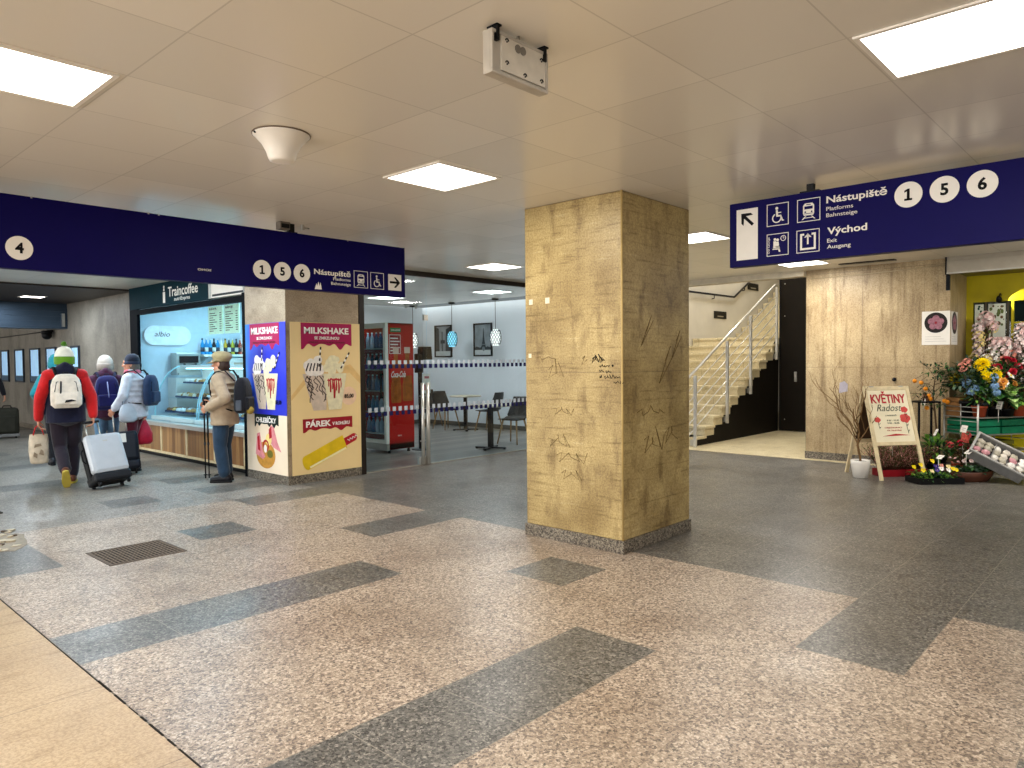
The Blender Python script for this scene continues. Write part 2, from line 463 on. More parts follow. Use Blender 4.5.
# crumbled patch of floor by the left edge and the dark plate beyond it
mb = MB(); rr = random.Random(11)
def blob(cx, cy, r, z0, z1, n=14, mi=0, sx=1., sy=1.):
    mb.prism([(cx + sx*r*rr.uniform(.7, 1.15)*cos(2*pi*k/n), cy + sy*r*rr.uniform(.7, 1.15)*sin(2*pi*k/n)) for k in range(n)], z0, z1, mi)
blob(1.50, 7.35, .30, 0, .003, 18, 0, .8, 1.5)
for k in range(26):
    blob(1.5 + rr.uniform(-.22, .2), 7.35 + rr.uniform(-.4, .4), rr.uniform(.012, .05), .002, .006 + rr.random()*.012, 7, rr.choice((1, 1, 2)))
o = obj('broken_floor_patch', mb, [mat('patch_mortar', '#8d8170', rough=.8, var=.2, scale=30), mat('rubble_pale', '#b3a48c', rough=.8), mat('rubble_dark', '#5a4c3e', rough=.8)])
o['kind'] = 'structure'
mb = MB(); mb.box(1.50, 1.862, 8.72, 9.33, 0, .012)
tag(obj('floor_plate', mb, [mat('plate_dark', '#2e2822', rough=.5, metal=.3)], bevel=.004), 'dark metal plate lying on the floor at the left edge beyond the crumbled patch', 'plate')
# steel grate let into the floor
g = thing('floor_grate', 'rusty brown metal drain grate set into the pale granite floor', 'grate', (2.177, 6.08, 0))
mb = MB(); frame_rect(mb, -.285, .285, -.272, .272, .018, -.004, .004); obj('frame', mb, [mat('rust_frame', '#5a4a3c', rough=.6, metal=.4)], g)
mb = MB()
for k in range(19):
    x = -.262 + k*.0291; mb.box(x - .005, x + .005, -.256, .256, -.006, .003)
for k in range(9):
    y = -.23 + k*.0575; mb.box(-.268, .268, y - .004, y + .004, -.006, .002)
obj('bars', mb, [mat('rust_bars', '#6e5c4a', rough=.6, metal=.4)], g)
mb = MB(); mb.box(-.268, .268, -.256, .256, -.005, .0008); obj('pit', mb, [mat('pit_dark', '#2b221a', rough=.9)], g)

# ------------------------------------------------------------------ setting: ceilings and walls
mb = MB(); mb.box(-6, 10.88, -4.2, 13.35, CEIL, CEIL + .12); struct('ceiling', mb, [M_CEIL])
mb = MB(); mb.box(-6, 4.85, 13.35, 30.7, CEIL - .03, CEIL + .12); struct('ceiling_corridor', mb, [M('dark_slats')])
mb = MB(); mb.box(4.85, 5.15, 13.42, 30.7, 0, CEIL); struct('wall_left', mb, [M_CONCRETE])
mb = MB(); mb.box(-6, 4.85, 30.7, 30.9, 0, CEIL); struct('wall_corridor_end', mb, [M_CONCRETE])
mb = MB(); mb.box(4.82, 4.85, 13.3, 30.7, 0, .10); struct('baseboard_left', mb, [M_PLINTH])
# metal shutter housing across the far corridor
mb = MB(); mb.box(-6, 4.85, 17.0, 17.5, 2.24, CEIL - .03)
for k in range(4): mb.box(-6, 4.85, 16.985, 17.0, 2.29 + k*.1, 2.32 + k*.1)
mb.box(4.74, 4.79, 16.94, 17.0, 2.28, 2.55, 1)
struct('beam_corridor', mb, [mat('blue_steel', '#3f4c5a', rough=.4, metal=.5, var=.15, scale=1.5), M('alu')])
# glazed showcases along the corridor wall
SC = [(21.6, 22.3), (20.25, 21.0), (18.95, 19.7), (17.75, 18.45), (16.25, 16.75), (24.4, 25.2), (23.0, 23.8)]
for k, (ya, yb) in enumerate(SC):
    lab = ['pale blue showcase on the far corridor wall, %s' % w for w in
           ('fifth from the near end', 'fourth from the near end', 'third from the near end', 'second from the near end', 'nearest the concrete pier', 'farthest of the row', 'next to the farthest')]
    t = thing('wall_showcase', lab[k], 'showcase', group='showcases on the corridor wall', mx=face((4.85, yb, 1.08), (0, -1, 0)))
    w = yb - ya
    mb = MB(); frame_rect(mb, 0, w, 0, .80, .03, 0, .04); obj('frame', mb, [mat('showcase_frame', '#3b4048', rough=.5, metal=.4)], t)
    mb = MB(); mb.box(.04, w - .04, .04, .76, 0, .02); mb.box(.04, w - .04, .04, .16, .02, .03, 1)
    obj('back_panel', mb, [mat('showcase_light', '#b4cbe2', rough=.3, emit=.8, var=.2, scale=4), mat('showcase_strip', '#6d7d92', rough=.4)], t)
    mb = MB(); mb.box(.04, w - .04, .04, .76, .035, .039); obj('pane', mb, [M('glass')], t)
# cable and black dome on the wall
t = thing('dome_camera', 'small black dome camera on the corridor wall above the green and white hat', 'camera', (4.72, 17.95, 2.13))
mb = MB(); mb.ball((0, 0, 0), (.10, .10, .09)); mb.lathe([(.105, .03), (.105, .09), (.08, .10)], 20); obj('dome', mb, [M('black_paint')], t)
mb = MB(); mb.box(.0, .12, -.03, .03, .08, .12); obj('bracket', mb, [M('black_metal')], t)
mb = MB(); mb.tube([(4.83, 17.95, 2.23), (4.83, 20, 2.22), (4.83, 23, 2.2), (4.83, 26, 2.2)], .012, 6)
tag(obj('wall_cable', mb, [M('black_paint')]), 'thin dark cable running along the corridor wall towards the dome camera', 'cable')

# travertine pier beside the flower shop, with its return towards the shop window
mb = MB(); mb.box(10.88, 11.95, 2.2, 4.065, .1, CEIL + .03); struct('wall_right', mb, [M_WALL])
mb = MB(); mb.box(10.865, 11.95, 2.185, 4.07, 0, .11); struct('baseboard_right', mb, [M_PLINTH])
mb = MB(); mb.tube([(10.87, 4.0, 2.66), (10.87, 3.2, 2.665), (10.87, 2.24, 2.70)], .006, 6)
tag(obj('conduit', mb, [mat('conduit_paint', '#b3a282', rough=.6)]), 'thin pale conduit pinned along the top of the travertine pier', 'pipe')
t = thing('wall_hook', 'small dark round fixing on the travertine pier above the A-board', 'fixing', (10.88, 2.86, 1.19))
mb = MB(); mb.lathe([(.028, 0), (.028, .012), (.016, .02), (.006, .03)], 16, mx=Matrix.Rotation(-pi/2, 4, 'Y')); obj('disc', mb, [M('black_metal')], t)

# central pillar
p = obj('column', MB().box(4.635 + .008, 5.68 - .008, 3.114 + .008, 4.115 - .008, .10, CEIL), [M_PILLAR], bevel=.006); p['kind'] = 'structure'
obj('plinth', MB().box(4.63, 5.685, 3.109, 4.12, 0, .10), [M_PLINTH], p, bevel=.004)
mb = MB(); mb.tube([(4.647, 3.126, .10), (4.647, 3.126, CEIL)], .009, 6); obj('corner_bead', mb, [mat('bead_stone', '#b99e66', rough=.6, metal=0)], p)
# marker scribbles: handwriting on the left face, faint scrawls on both
rr = random.Random(5)
def scribble(mb, face_mx, x, y, w, h, n, r=.0022):
    pts = []; 
    for k in range(n):
        t = k/(n-1)
        pts.append((x + w*t + .25*h*sin(k*2.4), y + h*(.5 + .5*sin(k*2.05 + .7*sin(k*.9)))*rr.uniform(.5, 1.), .001))
    mb.tube([face_mx @ Vector(q) for q in pts], r, 4)
FL = face((4.643, 4.103, 0), (0, -1, 0)); FR = face((4.647, 3.122, 0), (1, 0, 0))
mb = MB()
scribble(mb, FL, .70, 1.475, .11, .075, 16, .004); scribble(mb, FL, .765, 1.44, .10, .028, 14, .0028)
scribble(mb, FL, .765, 1.40, .04, .028, 7, .0028); scribble(mb, FL, .825, 1.395, .055, .028, 8, .0028)
scribble(mb, FL, .77, 1.355, .02, .03, 6, .004); scribble(mb, FL, .81, 1.35, .15, .035, 18, .0028); scribble(mb, FL, .90, 1.315, .09, .02, 10, .0028)
mb.prism([(.882, 1.452), (.893, 1.463), (.904, 1.452), (.893, 1.441)], .0005, .002, 0, FL)
obj('handwriting', mb, [M('ink')], p)
mb = MB()
for (x, y, w, h, n) in ((.25, 1.35, .14, .16, 8), (.30, 1.05, .2, .10, 10), (.24, .78, .22, .14, 9), (.33, .66, .3, .15, 10), (.38, .52, .2, .12, 9), (.60, 1.46, .03, .1, 4), (.12, 1.50, .2, .05, 7)):
    scribble(mb, FL, x, y, w, h, n, .0024)
for (x, y, w, h, n) in ((.30, .75, .28, .22, 10), (.62, .80, .16, .2, 7), (.2, 1.05, .4, .08, 9), (.34, 1.6, .02, .4, 4), (.62, 1.3, .03, .45, 4), (.80, 1.5, .02, .35, 4)):
    scribble(mb, FR, x, y, w, h, n, .003)
obj('scratches', mb, [mat('scratch', '#6d5733', rough=.7)], p)
mb = MB()
for x, y, s in ((.04, 1.97, .02), (.22, 1.97, .022), (.03, 1.52, .016)): mb.box(x, x + s*2, y, y + s*2.2, .0005, .002, 0, FL)
obj('paper_scraps', mb, [mat('scrap_paper', '#e4d9bd', rough=.7)], p)

# pillar that carries the milkshake posters
p = obj('column_shop', MB().box(4.603, 5.665, 7.945, 8.945, .10, CEIL), [M_POSTPILLAR], bevel=.004); p['kind'] = 'structure'
obj('plinth', MB().box(4.60, 5.68, 7.94, 8.95, 0, .115), [M_PLINTH], p, bevel=.003)

# ------------------------------------------------------------------ ceiling lamps
def make_lamp(x, y, z=CEIL, label='', s=.545, power=None, tint=(1, .972, .925), grp='square ceiling light panels'):
    t = thing('ceiling_light', label, 'ceiling light', (x, y, z), group=grp)
    h = s/2
    mb = MB(); frame_rect(mb, -h - .02, h + .02, -h - .02, h + .02, .022, -.008, .0); obj('frame', mb, [M('white_plastic')], t)
    mb = MB(); mb.box(-h, h, -h, h, -.005, -.001); obj('diffuser', mb, [M('diffuser')], t)
    l = bpy.data.lights.new('lamp', 'AREA'); l.shape = 'SQUARE'; l.size = s*.96; l.energy = LAMP_W if power is None else power; l.color = tint
    lo = bpy.data.objects.new('lamp', l); COL.objects.link(lo); lo.parent = t; lo.location = (0, 0, -.02)
    return t
make_lamp(3.437, 3.805, label='square white ceiling light panel nearest the travertine pillar, left of it')
make_lamp(3.40, .69, label='large bright ceiling light panel at the upper right corner of the photo')
make_lamp(.935, 3.775, label='bright ceiling light panel at the upper left corner of the photo')
make_lamp(7.18, 6.91, label='small far ceiling light panel just in front of the glass cafe front')
make_lamp(7.02, 3.80, label='ceiling light panel showing between the pillar and the right blue sign')
make_lamp(9.93, 3.78, label='ceiling light panel peeking out below the right blue sign', power=46)
make_lamp(3.40, 11.12, label='ceiling light panel peeking out below the long left blue sign', power=45, tint=(.66, .85, 1))
make_lamp(3.88, 15.55, CEIL - .03, 'lone light panel in the dark slatted corridor ceiling', .34, 45, (.75, .88, 1))
make_lamp(9.05, 11.75, label='ceiling light panel inside the cafe above the drinks fridge', power=22, tint=(.92, .96, 1), grp='cafe ceiling light panels')
make_lamp(9.75, 9.45, label='ceiling light panel inside the cafe over the near round table', power=22, tint=(.92, .96, 1), grp='cafe ceiling light panels')
for x, y in ((.935, .69), (-1.5, 3.775), (-1.5, .69), (9.93, .45)):
    make_lamp(x, y, label='unseen ceiling light panel added to the hall grid', power=46 if x > 9 else None)  # the panel on the flower shop side is added to brighten the flowers
for x, y, q in ((3.43, 7.9, 'nearest'), (.93, 7.2, 'left'), (.93, 11.1, 'far left'), (.93, 14.5, 'deep')):  # added lamps, out of view, that brighten and cool the corridor
    make_lamp(x, y, CEIL if y < 13 else CEIL - .03, 'unseen cool light panel added to brighten the corridor, %s one' % q, power=45, tint=(.62, .82, 1), grp='added corridor light panels')
# narrow dark slot and strip in the ceiling beyond the right sign
mb = MB(); mb.box(10.40, 10.52, 2.75, 3.45, CEIL - .012, CEIL); o = obj('ceiling_slot', mb, [M('black_paint')]); tag(o, 'long thin dark slot vent in the ceiling above the travertine pier', 'vent')

# horn loudspeaker on the ceiling
t = thing('ceiling_loudspeaker', 'white bell shaped loudspeaker hanging from the ceiling', 'loudspeaker', (2.165, 3.74, CEIL))
mb = MB(); mb.lathe([(.156, 0), (.156, -.008), (.146, -.016), (.110, -.055), (.085, -.10), (.074, -.135), (.066, -.15), (.05, -.152)], 40)
obj('horn', mb, [M('white_plastic')], t)
mb = MB(); mb.lathe([(.160, 0), (.160, -.006), (.154, -.007)], 40); obj('rim', mb, [mat('rim_brown', '#6b5b4c', rough=.5)], t)
mb = MB(); mb.ball((-.15, .02, -.012), .008); obj('screw', mb, [M('black_metal')], t)
# bare mounting plate hanging from the ceiling
t = thing('hanging_plate', 'grey metal mounting plate hanging from the ceiling by two black clips', 'mounting plate', mx=face((2.005, 1.93, 2.598), (1, 0, 0)))
mb = MB(); mb.box(0, .332, 0, .165, -.05, -.012); frame_rect(mb, 0, .332, 0, .165, .012, -.012, 0); obj('tray', mb, [mat('tray_grey', '#b5ada0', rough=.5)], t, bevel=.002)
mb = MB(); mb.box(.055, .318, .022, .16, -.013, -.003); obj('back_plate', mb, [mat('plate_grey', '#cfc7b8', rough=.45)], t, bevel=.002)
for x in (.028, .308):
    mb = MB(); mb.box(x - .006, x + .008, .125, .187, -.02, .006); mb.box(x - .006, x + .02, .181, .187, -.05, .006); obj('clip', mb, [M('black_paint')], t)
mb = MB(); mb.tube([(.17, .155, -.02), (.17, .187, -.02)], .008, 10); obj('stud', mb, [M('alu')], t)
for x in (.148, .178):
    mb = MB(); mb.disc(x, .128, .0165, -.004, .0005, 20); obj('port', mb, [mat('port_grey', '#7a746a', rough=.6)], t)
for x, y in ((.085, .14), (.085, .055), (.292, .125), (.292, .04), (.19, .035)):
    mb = MB(); mb.ring(x, y, .006, .010, -.003, .0005, 12, 0, pi); mb.disc(x, y - .004, .003, -.003, .0005, 8); obj('slot', mb, [M('black_paint')], t)

# ------------------------------------------------------------------ pictograms
def icon_frame(mb, x, y, s, mi=0): frame_rect(mb, x, x + s, y, y + s, s*.028, 0, .0022, mi)
def icon_train(mb, x, y, s):
    def q(px, py): return (x + s*px, y + s*py)
    body = [q(.3, .27), q(.70, .27), q(.74, .36), q(.74, .70), q(.66, .80), q(.34, .80), q(.26, .70), q(.26, .36)]
    mb.prism(body, .0005, .002)
    mb.box(x+s*.32, x+s*.68, y+s*.54, y+s*.67, .002, .003, 1); mb.box(x+s*.40, x+s*.60, y+s*.72, y+s*.755, .002, .003, 1)
    for a in (.36, .64): mb.disc(x+s*a, y+s*.42, s*.038, .002, .003, 12, 1)
    mb.box(x+s*.30, x+s*.70, y+s*.335, y+s*.36, .002, .003, 1)
    mb.prism([q(.2, .10), q(.26, .10), q(.40, .24), q(.35, .24)], .0005, .002); mb.prism([q(.8, .10), q(.74, .10), q(.60, .24), q(.65, .24)], .0005, .002)
    mb.box(x+s*.30, x+s*.70, y+s*.15, y+s*.18, .0005, .002)
def icon_wheelchair(mb, x, y, s):
    mb.disc(x+s*.46, y+s*.78, s*.065, .0005, .002, 16)
    mb.ring(x+s*.46, y+s*.34, s*.165, s*.215, .0005, .002, 28, RAD(115), RAD(395))
    def q(px, py): return (x + s*px, y + s*py)
    mb.prism([q(.42, .70), q(.50, .70), q(.53, .44), q(.43, .44)], .0005, .002)
    mb.prism([q(.44, .40), q(.44, .47), q(.66, .47), q(.75, .24), q(.69, .20), q(.61, .40)], .0005, .002)
    mb.box(x+s*.50, x+s*.66, y+s*.56, y+s*.60, .0005, .002); mb.box(x+s*.69, x+s*.79, y+s*.19, y+s*.235, .0005, .002)
def icon_lounge(mb, x, y, s):
    def q(px, py): return (x + s*px, y + s*py)
    mb.ring(x+s*.76, y+s*.76, s*.10, s*.125, .0005, .002, 20); mb.box(x+s*.75, x+s*.77, y+s*.76, y+s*.85, .0005, .002); mb.box(x+s*.75, x+s*.82, y+s*.75, y+s*.77, .0005, .002)
    for dx, dy in ((.0, .0), (.12, -.03)):
        mb.disc(x+s*(.38+dx), y+s*(.74+dy), s*.06, .0005, .002, 14)
        mb.prism([q(.31+dx, .66+dy), q(.43+dx, .66+dy), q(.45+dx, .40+dy), q(.31+dx, .40+dy)], .0005, .002)
    mb.prism([q(.30, .34), q(.30, .42), q(.58, .42), q(.63, .16), q(.56, .16), q(.51, .34)], .0005, .002)
    mb.box(x+s*.27, x+s*.60, y+s*.28, y+s*.32, .0005, .002)
def icon_exit(mb, x, y, s):
    frame_rect(mb, x+s*.16, x+s*.84, y+s*.12, y+s*.84, s*.085, .0005, .002)
    mb.box(x+s*.34, x+s*.66, y+s*.72, y+s*.86, .002, .0026, 1)
    mb.box(x+s*.465, x+s*.535, y+s*.36, y+s*.80, .0026, .0034)
    def q(px, py): return (x + s*px, y + s*py)
    mb.prism([q(.5, .84), q(.34, .66), q(.42, .66), q(.5, .75), q(.58, .66), q(.66, .66)], .0026, .0034)
def arrow(mb, cx, cy, s, ang, mi=0):
    R = Matrix.Translation((cx, cy, .002)) @ Matrix.Rotation(ang, 4, 'Z')
    mb.box(-s*.5, s*.32, -s*.085, s*.085, 0, .0015, mi, R)
    mb.prism([(s*.5, 0), (s*.08, s*.40), (-s*.10, s*.40), (s*.24, 0), (-s*.10, -s*.40), (s*.08, -s*.40)], 0, .0017, mi, R)
def number_disc(t, n, x, y, r):
    mb = MB(); mb.disc(x, y, r, 0, .002, 40); d = obj('number_disc', mb, [M('sign_white')], t)
    if n == '1':
        q = lambda a, b: (x + r*a, y + r*b)
        obj('numeral', MB().prism([q(-.10, -.46), q(.10, -.46), q(.10, .46), q(-.04, .46), q(-.28, .34), q(-.28, .18), q(-.10, .26)], .002, .0035).box(x - r*.28, x + r*.28, y - r*.46, y - r*.30, .002, .0035), [M('ink')], d); return
    text('numeral', n, x, y - r*.44, None, r*.9, M('ink'), d, .002, .035, align='C')
WS = M('sign_white')

# long blue sign on the left
t = thing('platform_sign', 'long dark blue overhead sign on the left, with number 4 near its left end', 'sign', mx=face((.2, 6.05, 2.18), (1, 0, 0)))
obj('panel', MB().box(0, 4.708, 0, .52, -.09, 0), [M('navy')], t, bevel=.002)
obj('edge_trim', MB().box(4.708, 4.713, -.003, .523, -.095, .004), [mat('navy_edge', '#141246', rough=.4)], t)
lx = lambda X: X - .2
ly = lambda Z: Z - 2.18
number_disc(t, '4', lx(1.438), ly(2.327), .084)
for n, X in (('1', 3.285), ('5', 3.485), ('6', 3.686)): number_disc(t, n, lx(X), ly(2.333), .086)
text('lettering', 'Nástupiště', lx(3.815), ly(2.338), .412, .050, WS, t, bold=.02)
text('lettering', 'Platforms', lx(4.026), ly(2.294), .200, .027, WS, t, bold=.004)
text('lettering', 'Bahnsteige', lx(4.002), ly(2.250), .225, .027, WS, t, bold=.004)
for nm, X, fn in (('train_pictogram', 4.267, icon_train), ('wheelchair_pictogram', 4.468, icon_wheelchair)):
    mb = MB(); icon_frame(mb, lx(X), ly(2.242), .168); fn(mb, lx(X), ly(2.242), .168); obj(nm, mb, [WS, M('navy')], t)
mb = MB(); mb.box(lx(4.693), lx(4.864), ly(2.243), ly(2.409), .0, .002); pn = obj('arrow_panel', mb, [WS], t)
mb = MB(); arrow(mb, lx(4.78), ly(2.326), .135, 0); obj('arrow', mb, [M('ink')], pn)
mb = MB(); mb.prism([(lx(3.82), ly(2.196)), (lx(3.896), ly(2.196)), (lx(3.892), ly(2.225)), (lx(3.882), ly(2.262)), (lx(3.872), ly(2.225)), (lx(3.862), ly(2.268)), (lx(3.848), ly(2.225)), (lx(3.84), ly(2.25))], .0, .0015)
obj('sticker', mb, [WS], t)
tx = text('small_lettering', 'SONO', lx(2.705), ly(2.278), .115, .018, WS, t, bold=.01)
for v in tx.data.vertices: v.co.x = 2*lx(2.762) - v.co.x
tx.data.flip_normals()
for X in (1.0, 3.6):
    mb = MB(); mb.box(lx(X) - .03, lx(X) + .03, .52, .605, -.06, -.02); mb.box(lx(X) - .05, lx(X) + .05, .517, .53, -.08, -.005); obj('hanger', mb, [M('black_paint')], t)
for X in (1.52, 2.32, 2.40, 4.2):
    mb = MB(); mb.box(lx(X) - .006, lx(X) + .006, .51, .526, -.01, .004); obj('clip', mb, [M('alu')], t)
t = thing('boxed_device', 'small dark boxed device on the ceiling above the left blue sign', 'device', (3.50, 6.06, CEIL))  # camera-like box on the ceiling
mb = MB(); mb.box(-.05, .05, -.05, .03, -.07, 0); obj('housing', mb, [mat('device_grey', '#6b6258', rough=.6)], t, bevel=.004)
mb = MB(); mb.box(-.04, .04, -.055, -.05, -.058, -.02); obj('lens_window', mb, [M('black_paint')], t)
mb = MB(); mb.box(.19, .21, -.03, .0, -.05, 0); mb.tube([(.2, -.02, -.03), (.26, -.03, -.03)], .008, 6); obj('cable_clip', mb, [M('alu')], t)

# blue sign on the right
t = thing('platform_sign', 'dark blue overhead sign on the right with diagonal arrow and exit lettering', 'sign', mx=face((5.45, 2.64, 2.222), (0, -1, 0)))
obj('panel', MB().box(0, 2.5, 0, .50, -.09, 0), [M('navy')], t, bevel=.002)
mb = MB(); mb.box(.058, .231, .05, .446, 0, .002); pn = obj('arrow_panel', mb, [WS], t)
mb = MB(); arrow(mb, .145, .365, .135, RAD(135)); obj('arrow', mb, [M('ink')], pn)
for nm, x, y, fn in (('wheelchair_pictogram', .303, .284, icon_wheelchair), ('train_pictogram', .535, .284, icon_train), ('lounge_pictogram', .303, .057, icon_lounge), ('exit_pictogram', .531, .057, icon_exit)):
    mb = MB(); icon_frame(mb, x, y, .168); fn(mb, x, y, .168); ic = obj(nm, mb, [WS, M('navy')], t)
    if fn is icon_lounge: text('lettering', 'ČD Lounge', x + .022, y + .02, .125, .012, WS, ic, bold=.008, rot=pi/2)
text('lettering', 'Nástupiště', .747, .396, .405, .050, WS, t, bold=.02)
text('lettering', 'Platforms', .747, .342, .184, .027, WS, t, bold=.0)
text('lettering', 'Bahnsteige', .747, .296, .212, .027, WS, t, bold=.0)
text('lettering', 'Východ', .754, .170, .271, .050, WS, t, bold=.02)
text('lettering', 'Exit', .754, .112, .068, .027, WS, t, bold=.004)
text('lettering', 'Ausgang', .754, .068, .162, .027, WS, t, bold=.004)
for n, x in (('1', 1.284), ('5', 1.498), ('6', 1.71)): number_disc(t, n, x, .374, .086)
for x in (.62, 2.2):
    mb = MB(); mb.box(x - .025, x + .025, .50, .563, -.06, -.02); mb.box(x - .07, x + .07, .497, .512, -.08, -.005); obj('hanger', mb, [M('black_paint')], t)

# ------------------------------------------------------------------ posters on the shop pillar
MAG = mat('poster_magenta', '#a8124f', rough=.4, var=.05); CREAM = mat('poster_cream', '#edcf95', rough=.4, var=.04, scale=2)
PWHITE = mat('poster_white', '#f4efe6', rough=.4, var=.03); CHOC = mat('poster_choc', '#33201a', rough=.4); STRAW = mat('poster_strawberry', '#b3202a', rough=.4)
SHAKE = mat('poster_shake', '#cdb9a6', rough=.4, var=.12, scale=14); SHAKE2 = mat('poster_vanilla', '#e4d9b4', rough=.4, var=.1, scale=14)
def blue_print():
    t_ = NT('poster_blue'); sp = t_.n('SeparateXYZ', {0: t_.tc.outputs['Object']})
    f = t_.math('ADD', t_.math('MULTIPLY', sp.outputs[0], 1.15), t_.math('MULTIPLY', t_.noise(t_.tc.outputs['Object'], 2.2, 1.0), .5))
    c = t_.ramp(f, [(.15, lin('#2f9be0')), (.42, lin('#1f4fd0')), (.62, lin('#1c1fa0')), (1.0, lin('#2433c8'))])
    t_.bsdf(c, .4); return t_.m
BLUE = blue_print()
def drip(x0, x1, top, base, amp, n):
    pts = [(x0, top), (x1, top)]; k = n*8
    for i in range(k + 1):
        u = 1 - i/k; x = x0 + (x1 - x0)*u
        pts.append((x, base - amp*(.5 + .5*sin(u*n*2*pi + 1.2))*(.55 + .45*sin(u*9 + 1))))
    return pts
def shake_pair(t, x0, x1, yb, yr, narrow=1.):
    """two tall cups side by side: x0..x1 wide at the rims, base yb, rims at yr"""
    def flat(m, z0):
        m.v = [(a, b, z0 + max(-.0012, min(.0012, c_ - z0))) for a, b, c_ in m.v]; return m
    w = (x1 - x0); rr = random.Random(int(w*1000))
    for k, (a, b, m, drz) in enumerate(((x0, x0 + w*.55, SHAKE, CHOC), (x0 + w*.45, x1, SHAKE2, STRAW))):
        c = (a + b)/2; hw = (b - a)/2; z = .002 + .002*k; lean = w*.10*(1 if k == 0 else -.05); h = yr - yb
        mb = MB(); mb.prism([(c + lean - hw*.52, yb), (c + lean + hw*.52, yb), (c + hw*.98, yr), (c - hw*.98, yr)], z, z + .001)
        cup = obj('milkshake_cup', mb, [m], t)
        mb = MB()
        for q in range(16):
            u = rr.uniform(-1, 1); v = rr.random()
            mb.disc(c + hw*.85*u*(1 - v*.55), yr + h*.03 + v*hw*.95, hw*rr.uniform(.2, .36), z + .0005 + q*.00002, z + .0014 + q*.00002, 14)
        obj('cream_topping', mb, [mat('cream_%d' % k, '#efe6dc' if k == 0 else '#eadfb8', rough=.4, var=.12, scale=20)], cup)
        mb = MB()
        if k == 0:
            for q in range(9):
                px = c + hw*.75*rr.uniform(-1, 1); l = rr.uniform(.25, .8)*h; pts = []
                for i in range(8): pts.append((px + (lean)*i/8 + hw*.14*sin(i*1.7 + q), yr - h*.06 - l*i/7, z + .0012))
                mb.tube(pts, hw*.035, 4, 0)
            for q in range(5): mb.tube([(c + hw*(-.7 + .28*q), yr + hw*.2, z + .003), (c + hw*(-.5 + .25*q), yr + hw*.75, z + .003)], hw*.05, 4, 0)
        else:
            for q, (ux, l, wd) in enumerate(((-.55, .22, .05), (-.40, .38, .08), (-.22, .30, .06), (-.08, .55, .10), (.10, .34, .07), (.30, .42, .08), (.48, .26, .05))):
                mb.tube([(c + hw*ux, yr - h*.14, z + .0012), (c + hw*(ux + .03), yr - h*(.14 + l*.6), z + .0012), (c + hw*(ux + .01), yr - h*(.14 + l), z + .0012)], [hw*wd*.5, hw*wd, hw*wd*.7], 6, 0)
            mb.tube([(c + hw*(-.62 + .14*i), yr - h*(.17 + .03*sin(i*2.1)), z + .0012) for i in range(9)], hw*.07, 5, 0)
        obj('drizzle', flat(mb, z + .0016), [drz], cup)
        mb = MB(); sx, sy, ex, ey = (c + hw*.35, yr + hw*.5, c + hw*.5, yr + hw*1.9) if k == 0 else (c + hw*.5, yr + hw*.35, c + hw*1.25, yr + hw*1.5)
        for q in range(7):
            a0, a1 = q/7, (q + 1)/7
            mb.tube([(sx + (ex-sx)*a0, sy + (ey-sy)*a0, z + .0022), (sx + (ex-sx)*a1, sy + (ey-sy)*a1, z + .0022)], hw*.06, 6, q % 2)
        obj('straw', flat(mb, z + .0024), [CHOC, PWHITE], cup)
t = thing('milkshake_poster', 'narrow blue milkshake poster with a sandwich below, left face of shop pillar', 'poster', mx=face((4.592, 8.925, .115), (0, -1, 0)))
obj('sheet', MB().box(0, .99, 0, .735, -.006, 0).box(0, .99, .735, 1.88, -.006, 0, 1), [mat('poster_peach', '#f0dcc0', rough=.4, var=.06, scale=2), BLUE], t)
mb = MB(); mb.prism(drip(.121, .848, 1.876, 1.62, .075, 4), .0005, .0015); obj('banner', mb, [MAG], t)
text('lettering', 'MILKSHAKE', .16, 1.745, .66, .085, PWHITE, t, bold=.03)
text('lettering', 'SE ZMRZLINOU', .30, 1.675, .38, .036, PWHITE, t, bold=.02)
text('lettering', 'VANILKA / ČOKOLÁDA / JAHODA', .20, 1.628, .56, .022, CHOC, t, bold=.0)
shake_pair(t, .17, .81, .80, 1.25)
text('price', '85,00', .74, .87, .14, .05, M('ink'), t, z=.006, bold=.02)
mb = MB(); mb.prism(drip(.203, .797, .735, .615, .05, 5), .0005, .0015); obj('banner', mb, [mat('poster_dark_green', '#10221d', rough=.4)], t)
text('lettering', 'CHLEBÍČKY', .24, .63, .50, .062, PWHITE, t, bold=.025)
mb = MB(); mb.disc(.47, .22, .235, .0008, .0016, 32, 0, ry=.17); b = obj('sandwich', mb, [mat('bread', '#c48d3c', rough=.5, var=.15, scale=20)], t)
mb = MB(); mb.prism([(.22, .22), (.26, .48), (.33, .50), (.40, .27), (.46, .20), (.40, .16)], .0018, .003); mb.prism([(.52, .45), (.60, .60), (.68, .58), (.76, .40), (.85, .28), (.66, .33)], .0018, .003); obj('ham', mb, [mat('ham', '#d98a8e', rough=.5, var=.15, scale=12)], b)
mb = MB(); mb.disc(.55, .42, .075, .002, .0035, 20); obj('egg', mb, [mat('egg', '#f0d98a', rough=.5)], b)
mb = MB(); mb.ring(.48, .34, .05, .075, .003, .0045, 20); mb.prism([(.56, .55), (.62, .59), (.63, .45), (.57, .43)], .003, .004); mb.prism([(.27, .44), (.32, .46), (.34, .26), (.28, .28)], .003, .004); obj('pepper', mb, [STRAW], b)
mb = MB(); mb.disc(.58, .24, .07, .003, .004, 14, ry=.05); obj('gherkin', mb, [mat('gherkin', '#6d6a2c', rough=.5)], b)
mb = MB(); mb.disc(.47, .30, .04, .0046, .0056, 14, ry=.05); obj('cream_dab', mb, [PWHITE], b)

